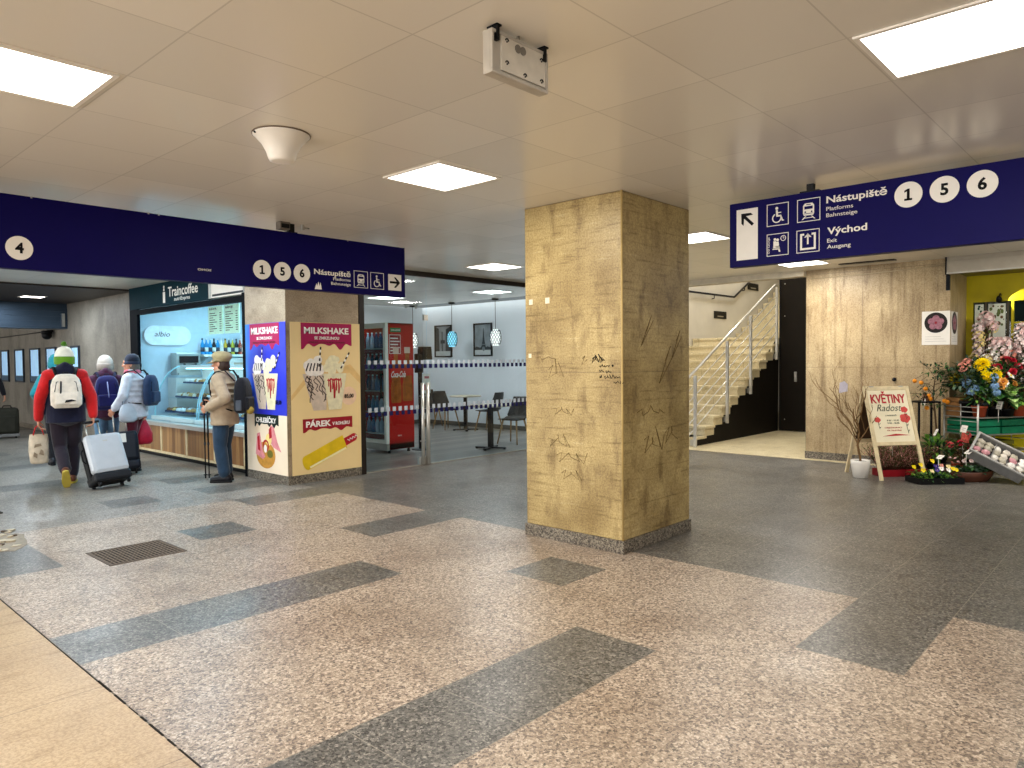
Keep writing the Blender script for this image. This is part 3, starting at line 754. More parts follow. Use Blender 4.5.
t = thing('milkshake_poster', 'wide cream milkshake and hot dog poster on the front of the shop pillar', 'poster', mx=face((4.655, 7.932, .11), (1, 0, 0)))
obj('sheet', MB().box(0, 1.015, 0, 1.885, -.006, 0), [CREAM], t)
mb = MB(); mb.prism(drip(.145, .886, 1.88, 1.62, .075, 4), .0005, .0015); obj('banner', mb, [MAG], t)
text('lettering', 'MILKSHAKE', .19, 1.745, .65, .08, PWHITE, t, bold=.03)
text('lettering', 'SE ZMRZLINOU', .335, 1.675, .36, .036, PWHITE, t, bold=.02)
text('lettering', 'VANILKA / ČOKOLÁDA / JAHODA', .24, 1.628, .54, .022, CHOC, t, bold=.0)
mb = MB(); mb.prism([(.0, .98), (.0, .92), (.2, 1.12), (.85, 1.25), (1.015, 1.10), (1.015, 1.2), (.86, 1.36), (.2, 1.2)], .0002, .0006); obj('swirl', mb, [mat('poster_swirl', '#e5bd7c', rough=.4)], t)
shake_pair(t, .155, .80, .785, 1.245)
mb = MB(); mb.disc(.83, .95, .12, .0006, .0012, 24); obj('price_spot', mb, [mat('poster_blush', '#ecc6a4', rough=.4)], t)
text('price', '85,00', .76, .925, .14, .05, M('ink'), t, z=.0075, bold=.025)
mb = MB(); mb.prism(drip(.151, .878, .685, .555, .045, 4), .0005, .0015); obj('banner', mb, [mat('poster_red', '#9a1a26', rough=.4)], t)
text('lettering', 'PÁREK', .195, .580, .36, .075, PWHITE, t, bold=.035)
text('lettering', 'V ROHLÍKU', .575, .585, .26, .042, PWHITE, t, bold=.025)
hd = Matrix.Translation((.17, .10, 0)) @ Matrix.Rotation(RAD(21.5), 4, 'Z')
def caps(l, r, n=10): return [(r*.5 + r*cos(a), r*sin(a)) for a in [pi/2 + pi*i/n for i in range(n+1)]] + [(l, -r), (l, r)]
mb = MB(); mb.prism(caps(.76, .052)[:-2] + [(.76 + .052*cos(a_), .052*sin(a_)) for a_ in [-pi/2 + pi*i/10 for i in range(11)]], .0004, .001, 0, Matrix.Translation((.02, .028, .0006)) @ hd); obj('sausage', mb, [STRAW], t)
mb = MB(); mb.prism([(p_[0]*.79, p_[1]*1.5) for p_ in caps(.80, .062)], .0012, .002, 0, Matrix.Translation((0, .028, 0)) @ hd); bn = obj('bread_roll', mb, [mat('roll', '#e0bb1f', rough=.4, var=.12, scale=5)], t)
mb = MB(); mb.prism([(.05, -.085), (.62, -.095), (.62, -.07), (.05, -.06)], .0022, .0026, 0, Matrix.Translation((0, .028, 0)) @ hd); obj('underside', mb, [mat('roll_pale', '#f3e6b0', rough=.4)], bn)
mb = MB(); mb.tube([(.66 + .022*i, .015*(-1)**i, .0025) for i in range(8)], .006, 4, 0, Matrix.Translation((.02, .028, .0006)) @ hd); obj('mustard', mb, [PWHITE], t)

# ------------------------------------------------------------------ coffee kiosk
mb = MB(); mb.box(4.615, 4.70, 8.96, 9.05, 0, 2.42); mb.box(4.66, 4.83, 9.05, 9.12, 2.33, 2.42); mb.box(4.75, 4.80, 12.98, 13.3, 0, CEIL); mb.box(4.75, 4.83, 9.06, 12.98, 2.33, 2.41)
struct('trim_2', mb, [M('frame_black')])
mb = MB(); mb.box(4.80, 7.0, 13.3, 13.42, 0, CEIL); mb.box(6.95, 7.0, 10.40, 13.3, 0, CEIL); mb.box(6.25, 6.3, 9.1, 10.44, 0, CEIL); mb.box(6.3, 7.0, 10.40, 10.44, 0, CEIL); mb.box(5.66, 6.3, 9.1, 9.16, 0, CEIL); mb.box(4.86, 5.66, 8.95, 9.0, 0, CEIL); mb.box(5.62, 5.66, 9.0, 9.1, 0, CEIL)
struct('wall_kiosk', mb, [mat('kiosk_wall', '#d7e2ea', rough=.5, var=.04)])
mb = MB(); mb.box(4.86, 6.25, 9.16, 13.3, 0, .005); struct('floor_kiosk', mb, [M('cafe_floor')])
o = struct('window_1', MB().box(4.785, 4.793, 9.06, 12.95, .56, 2.33), [M('glass')])
struct('window_sill', MB().box(4.69, 4.86, 9.06, 12.95, .50, .56), [M('steel')], o)
t = thing('kiosk_fascia', 'dark teal fascia board with white coffee kiosk lettering above the shop window', 'sign', mx=face((4.74, 13.28, 2.42), (0, -1, 0)))
obj('board', MB().box(0, 3.1, 0, .365, -.05, 0), [M('teal_board')], t)
text('lettering', 'Traincoffee', 1.62, .125, 1.05, .15, WS, t, bold=.01)
text('lettering', 'nutriExpres', 1.85, .05, .55, .055, WS, t, bold=.0)
mb = MB(); mb.box(1.42, 1.50, .04, .21, 0, .003); mb.box(1.44, 1.48, .225, .265, 0, .003); mb.disc(1.46, .29, .022, 0, .003, 14); obj('cup_logo', mb, [WS], t)
t = thing('roller_shutter_box', 'beige roller shutter box at the right end of the kiosk fascia', 'shutter box', (4.70, 9.67, 2.42))
obj('casing', MB().box(0, .12, -.5, .5, 0, .30), [M('white_plastic')], t); obj('end_cap', MB().box(-.005, .12, .43, .505, -.005, .305), [M('alu')], t); obj('slot', MB().box(-.002, .0, -.5, .4, .02, .05), [M('black_paint')], t)
t = thing('kiosk_counter', 'wooden boarded kiosk counter front under the shop window', 'counter', (4.75, 11.1, 0))
obj('boards', MB().box(-.02, .08, -1.85, 1.85, .075, .50), [M('wood_front')], t)
mb = MB()
for y in (-1.84, -.95, -.02, .92, 1.84): mb.box(-.034, -.0, y - .02, y + .02, .075, .50)
mb.box(-.034, 0, -1.85, 1.85, .06, .095); obj('battens', mb, [M('wood_pale')], t)
obj('kickboard', MB().box(.0, .08, -1.85, 1.85, 0, .075), [M('black_paint')], t)
# curved glass display cases, seen end-on
def showcase(y0, y1, label):
    t = thing('display_case', label, 'display case', (4.90, (y0+y1)/2, .56), group='curved glass display cases'); h = (y1 - y0)/2
    prof = [(.06 + .50*(1 - cos(a)), .90*sin(a)) for a in [pi/2*i/9 for i in range(10)]]
    mb = MB(); mb.box(0, .95, -h, h, -.0, .06); mb.box(.9, .95, -h, h, .06, .86); obj('base', mb, [M('white_plastic')], t)
    vs = []; fs = []
    for i, (x, z) in enumerate(prof): vs += [(x, -h, z), (x, h, z)]
    for i in range(9): fs.append((2*i, 2*i+1, 2*i+3, 2*i+2))
    mb = MB(); mb.add(vs, fs, 0, True); obj('curved_glass', mb, [M('glass')], t)
    mb = MB()
    for y in (-h + .01, h - .01): mb.tube([(x, y, z) for x, z in prof], .012, 6)
    mb.tube([(.56, -h, .90), (.56, h, .90)], .012, 6); obj('edge_rail', mb, [mat('cyan_edge', '#a9d6de', rough=.2)], t)
    mb = MB(); mb.box(.56, .95, -h, h, .87, .905); mb.box(.50, .56, -h, h, .86, .905); obj('top', mb, [M('white_plastic')], t)
    for k, (x, z) in enumerate(((.12, .12), (.30, .36), (.45, .60))):
        mb = MB(); mb.box(x, .9, -h + .02, h - .02, z - .012, z); obj('shelf', mb, [M('glass')], t)
    mb = MB(); mb.box(.60, .64, -h + .03, h - .03, .845, .862); obj('light_strip', mb, [emis('cyan_strip', '#bfefff', 10)], t)
    return t
showcase(11.25, 12.88, 'curved glass display case of pastries at the left end of the kiosk window')
showcase(9.4, 11.2, 'curved glass display case of pastries behind the man in the tan jacket')
rr = random.Random(21)
PASTRY = [mat('pastry_%d' % k, c, rough=.6, var=.2, scale=25) for k, c in enumerate(('#e6dcc8', '#b98a52', '#f0e9e0', '#8c5a34', '#d8b070'))]
TRAY = mat('tray_blue', '#2d3f66', rough=.3, metal=.4)
for r_i, (dx, z) in enumerate(((.34, .682), (.52, .922), (.66, 1.162))):
    for k in range(9):
        y = 9.62 + k*.38
        if 11.1 < y < 11.34: continue
        tr = thing('pastry_tray', 'dark tray of pastries in the kiosk display, %s shelf, %s from the right' % (('lowest', 'middle', 'top')[r_i], ('first', 'second', 'third', 'fourth', 'fifth', 'sixth', 'seventh', 'eighth', 'ninth')[k]),
                   'pastry tray', (4.90 + dx, y, z - .002), group='pastry trays in the kiosk display')
        mb = MB(); mb.box(-.13, .13, -.16, .16, 0, .008); frame_rect(mb, -.13, .13, -.16, .16, .008, .008, .022); obj('tray', mb, [TRAY], tr)
        for a in range(3):
            for b in range(4):
                mb = MB(); mb.ball((-.08 + a*.08, -.115 + b*.077, .03), (.040, .038, .036*rr.uniform(.8, 1.4)), 10, 6)
                obj('pastry', mb, [PASTRY[(k + r_i*2 + rr.choice((0, 0, 1))) % 5]], tr)
# kiosk back wall: lit oval plate, machine, shelf with bottles, menu boards
t = thing('oval_wall_sign', 'pale oval sign with script lettering on the wall inside the kiosk', 'sign', mx=face((4.96, 13.28, 1.83), (1, 0, 0)))
mb = MB(); pts = []
for a in range(17): pts.append((.64 + .17*cos(-pi/2 + pi*a/16), .17 + .17*sin(-pi/2 + pi*a/16)))
for a in range(17): pts.append((.17 + .17*cos(pi/2 + pi*a/16), .17 + .17*sin(pi/2 + pi*a/16)))
mb.prism(pts, 0, .03); obj('plate', mb, [mat('oval_plate', '#dfe9ee', rough=.3, emit=.25)], t)
text('lettering', 'albio', .17, .15, .26, .085, M('ink'), t, z=.031, bold=.0, shear=.3)
t = thing('coffee_machine', 'grey coffee machine on the kiosk back counter below the oval sign', 'coffee machine', (5.62, 13.12, 1.29))
obj('housing', MB().box(-.22, .22, -.1, .15, .0, .40), [M('alu')], t, bevel=.015); obj('group_head', MB().box(-.16, .16, -.14, -.1, .22, .34), [M('black_metal')], t); obj('drip_tray', MB().box(-.2, .2, -.17, -.1, 0, .05), [M('steel')], t)
for x in (-.1, .1): obj('portafilter', MB().tube([(x, -.13, .2), (x, -.19, .195)], .012, 8), [M('black_paint')], t)
t = thing('back_counter', 'white back counter along the kiosk end wall', 'counter', (6.15, 13.1, 0))
obj('cabinet', MB().box(-.79, .79, -.17, .19, .006, 1.25), [M('white_plastic')], t); obj('worktop', MB().box(-.79, .79, -.19, .19, 1.25, 1.29), [mat('worktop_pale', '#b9c7cf', rough=.4)], t)
t = thing('wall_shelf', 'white wall shelf carrying bottles inside the kiosk', 'shelf', (6.36, 13.15, 1.66))
obj('board', MB().box(-.47, .47, -.16, .14, -.04, 0), [M('white_plastic')], t)
for x in (-.4, .4): obj('bracket', MB().prism([(-.16, -.01), (.14, -.01), (.14, -.14)], x - .012, x + .012, 0, Matrix(((0, 0, 1, 0), (1, 0, 0, 0), (0, 1, 0, -.03), (0, 0, 0, 1)))), [M('alu')], t)
BC = ['#1f8fc9', '#1f8fc9', '#2aa0d6', '#1c1c22', '#1f8fc9', '#e8e4da', '#c9a227', '#262a2f', '#c9bf3a', '#20242a', '#b5452b', '#2b2f35', '#7a4a24']
for k, c in enumerate(BC):
    b = thing('bottle', 'syrup bottle on the kiosk wall shelf, %s from the left' % ('first second third fourth fifth sixth seventh eighth ninth tenth eleventh twelfth thirteenth'.split()[k]), 'bottle', (5.93 + k*.072, 13.14, 1.66), group='bottles on the kiosk shelf')
    obj('body', MB().lathe([(.032, 0), (.034, .02), (.034, .17), (.028, .20), (.013, .235), (.013, .27)], 14), [mat('bottle_%s' % c[1:], c, rough=.2)], b)
    obj('cap', MB().lathe([(.015, .27), (.015, .295)], 12), [M('sign_white') if k % 3 else M('black_paint')], b)
    obj('sticker', MB().lathe([(.0347, .05), (.0347, .13)], 14), [M('sign_white') if k % 2 else mat('label_dark', '#333a48')], b)
for k, (ya, yb, lab) in enumerate(((11.64, 12.16, 'left of the pair'), (11.08, 11.58, 'right of the pair'))):
    t = thing('menu_board', 'hanging pale green menu board inside the kiosk, %s' % lab, 'menu board', mx=face((5.6, yb, 1.985), (0, -1, 0)), group='hanging menu boards')
    w = yb - ya
    obj('panel', MB().box(0, w, 0, .47, -.02, 0), [mat('menu_green', '#cfe6c8', rough=.4, emit=.35)], t)
    text('heading', 'KÁVA' if k == 0 else 'NÁPOJE', .1*w, .41, .5*w, .035, M('ink'), t, bold=.02)
    for q in range(9):
        obj('menu_line', MB().box(.08*w, w*(.35 + .12*((q*5) % 3)), .05 + q*.037, .062 + q*.037, 0, .001).box(.78*w, .92*w, .05 + q*.037, .062 + q*.037, 0, .001), [M('ink')], t)
    for x in (.05, w - .05): obj('wire', MB().tube([(x, .47, -.01), (x, .80, -.01)], .004, 5), [M('black_metal')], t)
t = thing('package_stack', 'white box of cups on the back counter under the bottle shelf', 'box', (6.55, 13.07, 1.29)); obj('carton', MB().box(-.2, .2, -.12, .12, 0, .3), [mat('carton', '#d9cfc4', rough=.6)], t, bevel=.004); obj('label_patch', MB().box(-.12, .12, -.125, -.12, .08, .22), [mat('carton_red', '#b89a80', rough=.6)], t)
for k, (x, y, w) in enumerate(((5.85, 11.9, 34), (5.7, 10.0, 28))):
    t = make_lamp(x, y, label='cool white ceiling light inside the coffee kiosk, %s' % ('by the oval sign' if k == 0 else 'nearest the shop pillar'), power=w, tint=(.32, .76, 1.0), grp='kiosk ceiling lights')

# ------------------------------------------------------------------ cafe behind the glass front
WW = M('white_wall')
mb = MB(); mb.box(11.45, 11.6, 8.14, 13.6, 0, CEIL); mb.box(7.0, 11.45, 13.45, 13.6, 0, CEIL); mb.box(7.0, 7.04, 10.44, 13.45, 0, CEIL); mb.box(6.3, 6.33, 9.1, 10.40, 0, CEIL); mb.box(6.33, 7.04, 10.37, 10.40, 0, CEIL); mb.box(10.9, 11.6, 8.0, 8.14, 0, CEIL)
struct('wall_cafe', mb, [WW])
mb = MB(); mb.box(11.43, 11.45, 8.14, 13.45, .006, .10); mb.box(7.04, 11.43, 13.43, 13.45, .006, .10); struct('baseboard_cafe', mb, [mat('grey_skirting', '#5a564f', rough=.5)])
mb = MB(); mb.box(5.685, 5.765, 7.955, 8.06, 0, CEIL); mb.box(5.765, 10.9, 8.0, 8.06, 2.715, CEIL); mb.box(5.765, 10.9, 8.0, 8.06, 0, .012, 1)
struct('trim_3', mb, [mat('frame_brown', '#241c17', rough=.4), M('alu')])
w = struct('window_2', MB().box(5.77, 6.215, 8.02, 8.032, .012, 2.715).box(6.225, 6.73, 8.02, 8.032, .012, 2.715).box(6.905, 8.275, 8.02, 8.032, .012, 2.715).box(8.285, 9.70, 8.02, 8.032, .012, 2.715).box(9.71, 10.9, 8.02, 8.032, .012, 2.715), [M('glass')])
DB = mat('manifest_navy', '#12144a', rough=.5); DW = mat('manifest_white', '#b9c1ca', rough=.5)
mb = MB(); x = 5.80
k = 0
while x < 10.8:
    mb.box(x, x + .055, 8.014, 8.0195, 1.402, 1.462, 0); mb.box(x + .052, x + .105, 8.014, 8.0195, 1.462, 1.515, 1)
    mb.box(x, x + .055, 8.014, 8.0195, .752, .812, 0); mb.box(x + .052, x + .105, 8.014, 8.0195, .812, .872, 1)
    x += .1035
obj('safety_squares', mb, [DB, DW], w)
# glass door leaf with long steel bar handles, standing in line with the front
t = thing('glass_door', 'frameless glass cafe door with tall steel bar handles beside the red drinks fridge', 'door', (6.815, 8.02, 0))
obj('pane', MB().box(-.08, .085, -.006, .006, .012, 2.70), [M('glass')], t)
for x, yy, r in ((-.055, -.06, .024), (.045, -.055, .030)):
    obj('bar_handle', MB().tube([(x, yy, .02), (x, yy, 1.19)], r, 14), [M('steel')], t)
mb = MB(); mb.box(-.085, .09, -.035, .035, .012, .12); obj('bottom_rail', mb, [M('steel')], t, bevel=.004)
mb = MB(); mb.box(.03, .10, -.02, .02, 2.09, 2.17); obj('top_patch', mb, [M('alu')], t)
mb = MB()
for z in (.35, 1.0):
    mb.tube([(-.055, -.06, z), (-.055, .0, z)], .01, 8); mb.tube([(.045, -.055, z), (.045, .0, z)], .01, 8)
obj('standoffs', mb, [M('alu')], t)

# drinks fridge
RED = mat('fridge_red', '#b5120f', rough=.3, var=.05, scale=2)
t = thing('drinks_fridge', 'tall red drinks fridge with bottles printed on its side inside the cafe', 'fridge', (7.19, 9.37, .006))
obj('cabinet', MB().box(.06, .58, 0, .03, .06, 2.12).box(.06, .58, .75, .78, .06, 2.12).box(.55, .58, .03, .75, .06, 2.12).box(.06, .58, 0, .78, 2.09, 2.12).box(.06, .58, 0, .78, .06, .16), [RED], t, bevel=.004)
obj('lining', MB().box(.54, .55, .03, .75, .16, 2.09), [mat('fridge_lining', '#39424d', rough=.4)], t)
d = obj('door', MB().box(0, .06, 0, .06, .16, 2.12).box(0, .06, .72, .78, .16, 2.12).box(0, .06, .06, .72, 2.04, 2.12).box(0, .06, .06, .72, .16, .22), [M('white_plastic')], t, bevel=.004)
obj('pane', MB().box(.02, .03, .06, .72, .22, 2.04), [M('glass')], d)
mb = MB(); mb.box(-.05, -.03, .06, .09, .9, 1.3); mb.box(-.05, 0, .06, .09, .9, .93); mb.box(-.05, 0, .06, .09, 1.27, 1.3); obj('handle', mb, [M('black_paint')], d)
obj('grille', MB().box(.01, .06, .0, .78, .05, .155), [M('alu')], t)
for a in (.1, .5):
    for b in (.06, .72): obj('foot', MB().lathe([(.03, 0), (.02, .06)], 10, (a, b, 0)), [M('black_metal')], t)
for q in range(5): obj('shelf', MB().box(.07, .54, .03, .75, .30 + q*.35, .312 + q*.35), [M('alu')], t)
obj('light_strip', MB().box(.075, .095, .05, .73, 2.05, 2.075), [emis('fridge_light', '#e2f2ff', 6)], t)
gx = face((.06, -.001, 0), (1, 0, 0))   # printed side, in the fridge's own frame
gp = obj('side_graphic', MB().box(.0, .0005, .1, .1005, 0, .0005, 0, gx), [RED], t)
AMB = mat('cola_brown', '#a3561f', rough=.3, var=.35, scale=8)
def bottle_poly(cx, b, h, w):
    pr = [(.42, 0), (.5, .03), (.5, .30), (.42, .42), (.5, .55), (.44, .66), (.2, .82), (.2, .97), (.23, .97), (.23, 1)]
    return [(cx + w*x, b + h*y) for x, y in pr] + [(cx - w*x, b + h*y) for x, y in pr[::-1]]
for cx, b, h in ((.15, .82, .86), (.385, .84, .84)):
    bt = obj('printed_bottle', MB().prism(bottle_poly(cx, b, h, .21), .0005, .0015, 0, gx), [AMB], gp)
    obj('bottle_cap', MB().box(cx - .06, cx + .06, b + h*.94, b + h*1.06, .0015, .003, 0, gx), [mat('cap_pink', '#d8b9a8', rough=.4)], bt)
    obj('bottle_glint', MB().box(cx - .07, cx - .05, b + h*.08, b + h*.5, .0015, .002, 0, gx), [mat('glint', '#a0522a', rough=.3)], bt)
    obj('bottle_label', MB().box(cx - .1, cx + .1, b + h*.5, b + h*.66, .0015, .003, 0, gx), [mat('label_red', '#c3281f', rough=.4)], bt)
def gtext(name, s, x, y, w_, cap, m, z=.004, **k):
    o = text(name, s, x, y, w_, cap, m, gp, z, **k); o.matrix_basis = gx; return o
gtext('lettering', 'Coca-Cola', .04, 1.235, .30, .10, WS, bold=.02, shear=.25)
obj('notice', MB().box(.02, .25, 1.62, 1.93, .0005, .0015, 0, gx), [mat('notice_red', '#8e1512', rough=.4)], gp)
for q in range(5): obj('notice_line', MB().box(.04, .20 + .03*(q % 2), 1.66 + q*.05, 1.68 + q*.05, .0015, .002, 0, gx), [WS], gp)
mb = MB(); frame_rect(mb, .02, .25, 1.62, 1.93, .008, .0015, .002); o = obj('notice_border', mb, [WS], gp); o.data.transform(gx)
obj('green_tag', MB().box(.04, .26, 1.97, 2.04, .0005, .0015, 0, gx), [mat('green_tag', '#1d7a4a', rough=.4)], gp)
gtext('lettering', 'CHLAZENÉ', .055, 1.99, .19, .03, WS, z=.002, bold=.01)
gtext('small_lettering', 'zero', .17, .27, .08, .03, WS, z=.001, bold=.01)
rr = random.Random(4)
FC = ['#22405f', '#aab6c0', '#3f6f96', '#6a2b22', '#b5a888', '#26302a']
n_ = 0
for q in range(5):
    for k in range(6):
        n_ += 1
        b = thing('drink_bottle', 'drink bottle behind the fridge glass, shelf %s from the bottom, %s from the front side' % (('first', 'second', 'third', 'fourth', 'fifth')[q], ('first', 'second', 'third', 'fourth', 'fifth', 'sixth')[k]), 'bottle', (7.19 + .16, 9.37 + .10 + k*.115, .006 + .312 + q*.35), group='bottles in the drinks fridge')
        obj('body', MB().lathe([(.034, 0), (.036, .02), (.036, .16), (.028, .19), (.013, .225), (.013, .245)], 12), [mat('drink_%d' % ((q + k) % 6), FC[(q*2 + k//2) % 6], rough=.25)], b)
        obj('cap', MB().lathe([(.015, .245), (.015, .265)], 10), [WS], b)
# black stand with notice beside the fridge
t = thing('sanitizer_stand', 'slim black stand with white notice right of the red fridge', 'stand', (7.95, 9.42, .006))
obj('base', MB().disc(0, 0, .16, 0, .015, 24), [M('black_metal')], t)
obj('post', MB().box(-.03, .03, -.02, .02, .015, 1.70), [M('black_metal')], t)
obj('dispenser', MB().box(-.10, .02, -.07, .03, 1.30, 1.62), [M('black_paint')], t, bevel=.01)
obj('hood', MB().prism([(-.02, 1.52), (.20, 1.52), (.18, 1.74), (.0, 1.74)], -.09, .04, 0, Matrix(((1, 0, 0, 0), (0, 0, 1, 0), (0, 1, 0, 0), (0, 0, 0, 1)))), [M('black_paint')], t)
nt_ = obj('notice', MB().box(.04, .20, -.03, -.025, .95, 1.28), [WS], t)
obj('notice_print', MB().box(.06, .16, -.032, -.03, 1.0, 1.1).box(.07, .17, -.032, -.03, 1.2, 1.24), [mat('print_pink', '#b35a62', rough=.5)], nt_)
# tables and chairs
def table(name, label, x, y, rz, r, grp):
    t = thing(name, label, 'table', (x, y, .006), rz, grp)
    obj('tabletop', MB().lathe([(r, .725), (r, .745), (r - .005, .75)], 40), [mat('table_oak', '#cdbfa6', rough=.4)], t)
    obj('column', MB().box(-.035, .035, -.035, .035, .03, .725), [M('black_metal')], t)
    mb = MB()
    for a in range(4):
        R = Matrix.Rotation(a*pi/2 + .4, 4, 'Z'); mb.box(.0, .27, -.03, .03, .012, .035, 0, R); mb.lathe([(.022, 0), (.022, .014)], 10, (0, 0, 0), 0, R @ Matrix.Translation((.25, 0, 0)))
    obj('foot_cross', mb, [M('black_metal')], t)
    return t
table('round_table', 'round pale cafe table nearest the glass front', 8.75, 8.55, 0, .38, 'round cafe tables')
table('round_table', 'round pale cafe table by the back wall between two facing chairs', 10.75, 11.25, .5, .34, 'round cafe tables')
SEAT = mat('chair_shell', '#2c2926', rough=.5); LEGW = mat('chair_oak', '#9c7a52', rough=.5)
def make_chair(label, x, y, rz):
    t = thing('cafe_chair', label, 'chair', (x, y, .006), rz, 'dark shell cafe chairs')
    nu, nv = 10, 14; vs = []; fs = []
    for j in range(nv + 1):
        v = j/nv
        for i in range(nu + 1):
            u = -1 + 2*i/nu
            if v < .5: yy = .22 - v*2*.42; z = .45 - .02*sin(v*2*pi) + .04*u*u*v*2; hw = .21 + .02*v
            else:
                q = (v - .5)*2; yy = -.20 - .10*sin(q*pi/2); z = .45 + .36*q**1.15 + .02; hw = .225*(1 - .25*q*q)
            vs.append((u*hw, yy + (.06*u*u*(1 - abs(2*v - 1)) if v > .3 else 0) + (.05*u*u if v > .5 else 0), z))
    w = nu + 1; n0 = len(vs)
    vs2 = [(x_, y_ - .0, z_ - .014) for x_, y_, z_ in vs]
    for j in range(nv):
        for i in range(nu):
            a = j*w + i; fs.append((a, a + 1, a + w + 1, a + w)); fs.append((n0 + a, n0 + a + w, n0 + a + w + 1, n0 + a + 1))
    bd = [i for i in range(w)] + [j*w + nu for j in range(1, nv + 1)] + [nv*w + i for i in range(nu - 1, -1, -1)] + [j*w for j in range(nv - 1, 0, -1)]
    for a, b in zip(bd, bd[1:] + bd[:1]): fs.append((a, n0 + a, n0 + b, b))
    obj('seat_shell', MB().add(vs + vs2, fs, 0, True), [SEAT], t)
    for sx in (-1, 1):
        for sy in (-1, 1): obj('leg', MB().tube([(sx*.14, .02 + sy*.13, .435), (sx*.21, .02 + sy*.22, 0)], [.018, .011], 8), [LEGW], t)
    obj('under_frame', MB().box(-.16, .16, -.13, .17, .42, .436), [M('black_metal')], t)
    return t
c0 = make_chair('dark shell cafe chair at the right of the near table, partly behind the travertine pillar', 9.62, 8.80, RAD(100))
dup(c0, 'dark shell cafe chair left of the back table', (10.68, 11.80, .006), RAD(175))
dup(c0, 'dark shell cafe chair right of the back table', (10.95, 10.72, .006), RAD(10))
dup(c0, 'dark shell cafe chair against the back wall beside the steel door handle', (11.05, 12.75, .006), RAD(160))
# pictures
def picture(label, ya, yb, z0, z1, kind):
    t = thing('framed_picture', label, 'picture', group='black framed city pictures', mx=face((11.45, yb, z0), (0, -1, 0))); w = yb - ya; h = z1 - z0
    mb = MB(); frame_rect(mb, 0, w, 0, h, .03, 0, .035); obj('frame', mb, [M('black_paint')], t, bevel=.002)
    obj('print', MB().box(.03, w - .03, .03, h - .03, 0, .012), [mat('print_grey', '#8d9294', rough=.4, var=.25, scale=5)], t)
    obj('border', MB().box(.03, w - .03, .03, .14, .012, .014), [mat('print_pale', '#c9ccc9', rough=.4)], t)
    INK = mat('print_dark', '#33383b', rough=.4, var=.2, scale=20)
    mb = MB(); c = w/2
    if kind:   # a slender lattice tower over a dark treeline
        prof = [(.085, .17), (.05, .26), (.03, .36), (.016, .48), (.006, .62)]
        mb.prism([(c + .02 + a, b) for a, b in prof] + [(c + .02 - a, b) for a, b in prof[::-1]], .013, .0145)
        mb.prism([(.03, .14)] + [(.03 + (w - .06)*i/12, .19 + .03*((i*7) % 4)/3) for i in range(13)] + [(w - .03, .14)], .0125, .0142)
        ap = MB(); ap.disc(c + .02, .165, .045, .0146, .0155, 16, ry=.05); obj('arch', ap, [mat('print_mid', '#777d80', rough=.4)], t)
        ap = MB(); ap.box(c - .045, c + .085, .255, .27, .0146, .0155); obj('platform', ap, [mat('print_mid', '#777d80', rough=.4)], t)
    else:      # a street between tall house fronts
        mb.prism([(.03, .14), (.03, h - .03), (.14, h - .08), (.16, .14)], .013, .0145); mb.prism([(w - .03, .14), (w - .03, h - .03), (w - .20, h - .10), (w - .22, .14)], .013, .0145)
        mb.box(.2, w - .24, .32, .40, .013, .0144); mb.box(.24, .27, .14, .6, .013, .0144)
    obj('silhouette', mb, [INK], t)
picture('black framed picture of a street between houses, behind the blue lamp', 12.40, 12.99, 1.59, 2.34, 0)
picture('black framed picture of a lattice tower, behind the white lamp', 11.10, 11.67, 1.60, 2.335, 1)
# pendant lamps
def pendant(label, x, y, shade_hex, glow):
    t = thing('pendant_lamp', label, 'pendant lamp', (x, y, CEIL), group='lattice pendant lamps')
    obj('ceiling_rose', MB().lathe([(.075, 0), (.075, -.025), (.05, -.035)], 24), [M('black_paint')], t)
    obj('cord', MB().tube([(0, 0, -.03), (0, 0, -.64)], .006, 6), [M('black_paint')], t)
    prof = [(.05, -.64), (.10, -.69), (.115, -.80), (.105, -.90), (.07, -.97)]
    obj('lattice_shade', MB().lathe(prof, 24), [M(glow)], t)
    mb = MB()
    for a in range(12):
        for s in (1, -1):
            pts = []
            for i in range(9):
                v = i/8; z = -.65 - .31*v; rad = .119*(1 - .30*abs(2*v - 1)**2.5); an = 2*pi*a/12 + s*v*1.6
                pts.append((rad*cos(an), rad*sin(an), z))
            mb.tube(pts, .0075, 5)
    obj('lattice', mb, [mat('lattice_dark', shade_hex, rough=.4)], t)
    return t
MT['glow_blue'] = emis('glow_blue', '#8fdcf0', 1.6); MT['glow_white'] = emis('glow_white', '#fff6ea', 1.8)
pendant('pendant lamp glowing blue before the street picture', 10.87, 11.78, '#22434f', 'glow_blue')
pendant('pendant lamp glowing white before the tower picture', 10.87, 10.45, '#2a2724', 'glow_white')
pendant('pendant lamp half hidden behind the steel door patch', 10.80, 13.03, '#2a2724', 'glow_white')
t = thing('ceiling_spot', 'small spotlight pair on the cafe ceiling behind the blue pendant lamp', 'spotlight', (10.4, 12.6, CEIL))
obj('track', MB().box(-.2, .2, -.02, .02, -.03, 0), [M('alu')], t)
for x in (-.14, .14): obj('spot_head', MB().lathe([(.03, -.03), (.035, -.09), (.03, -.10)], 14, (x, 0, 0)), [M('alu')], t)

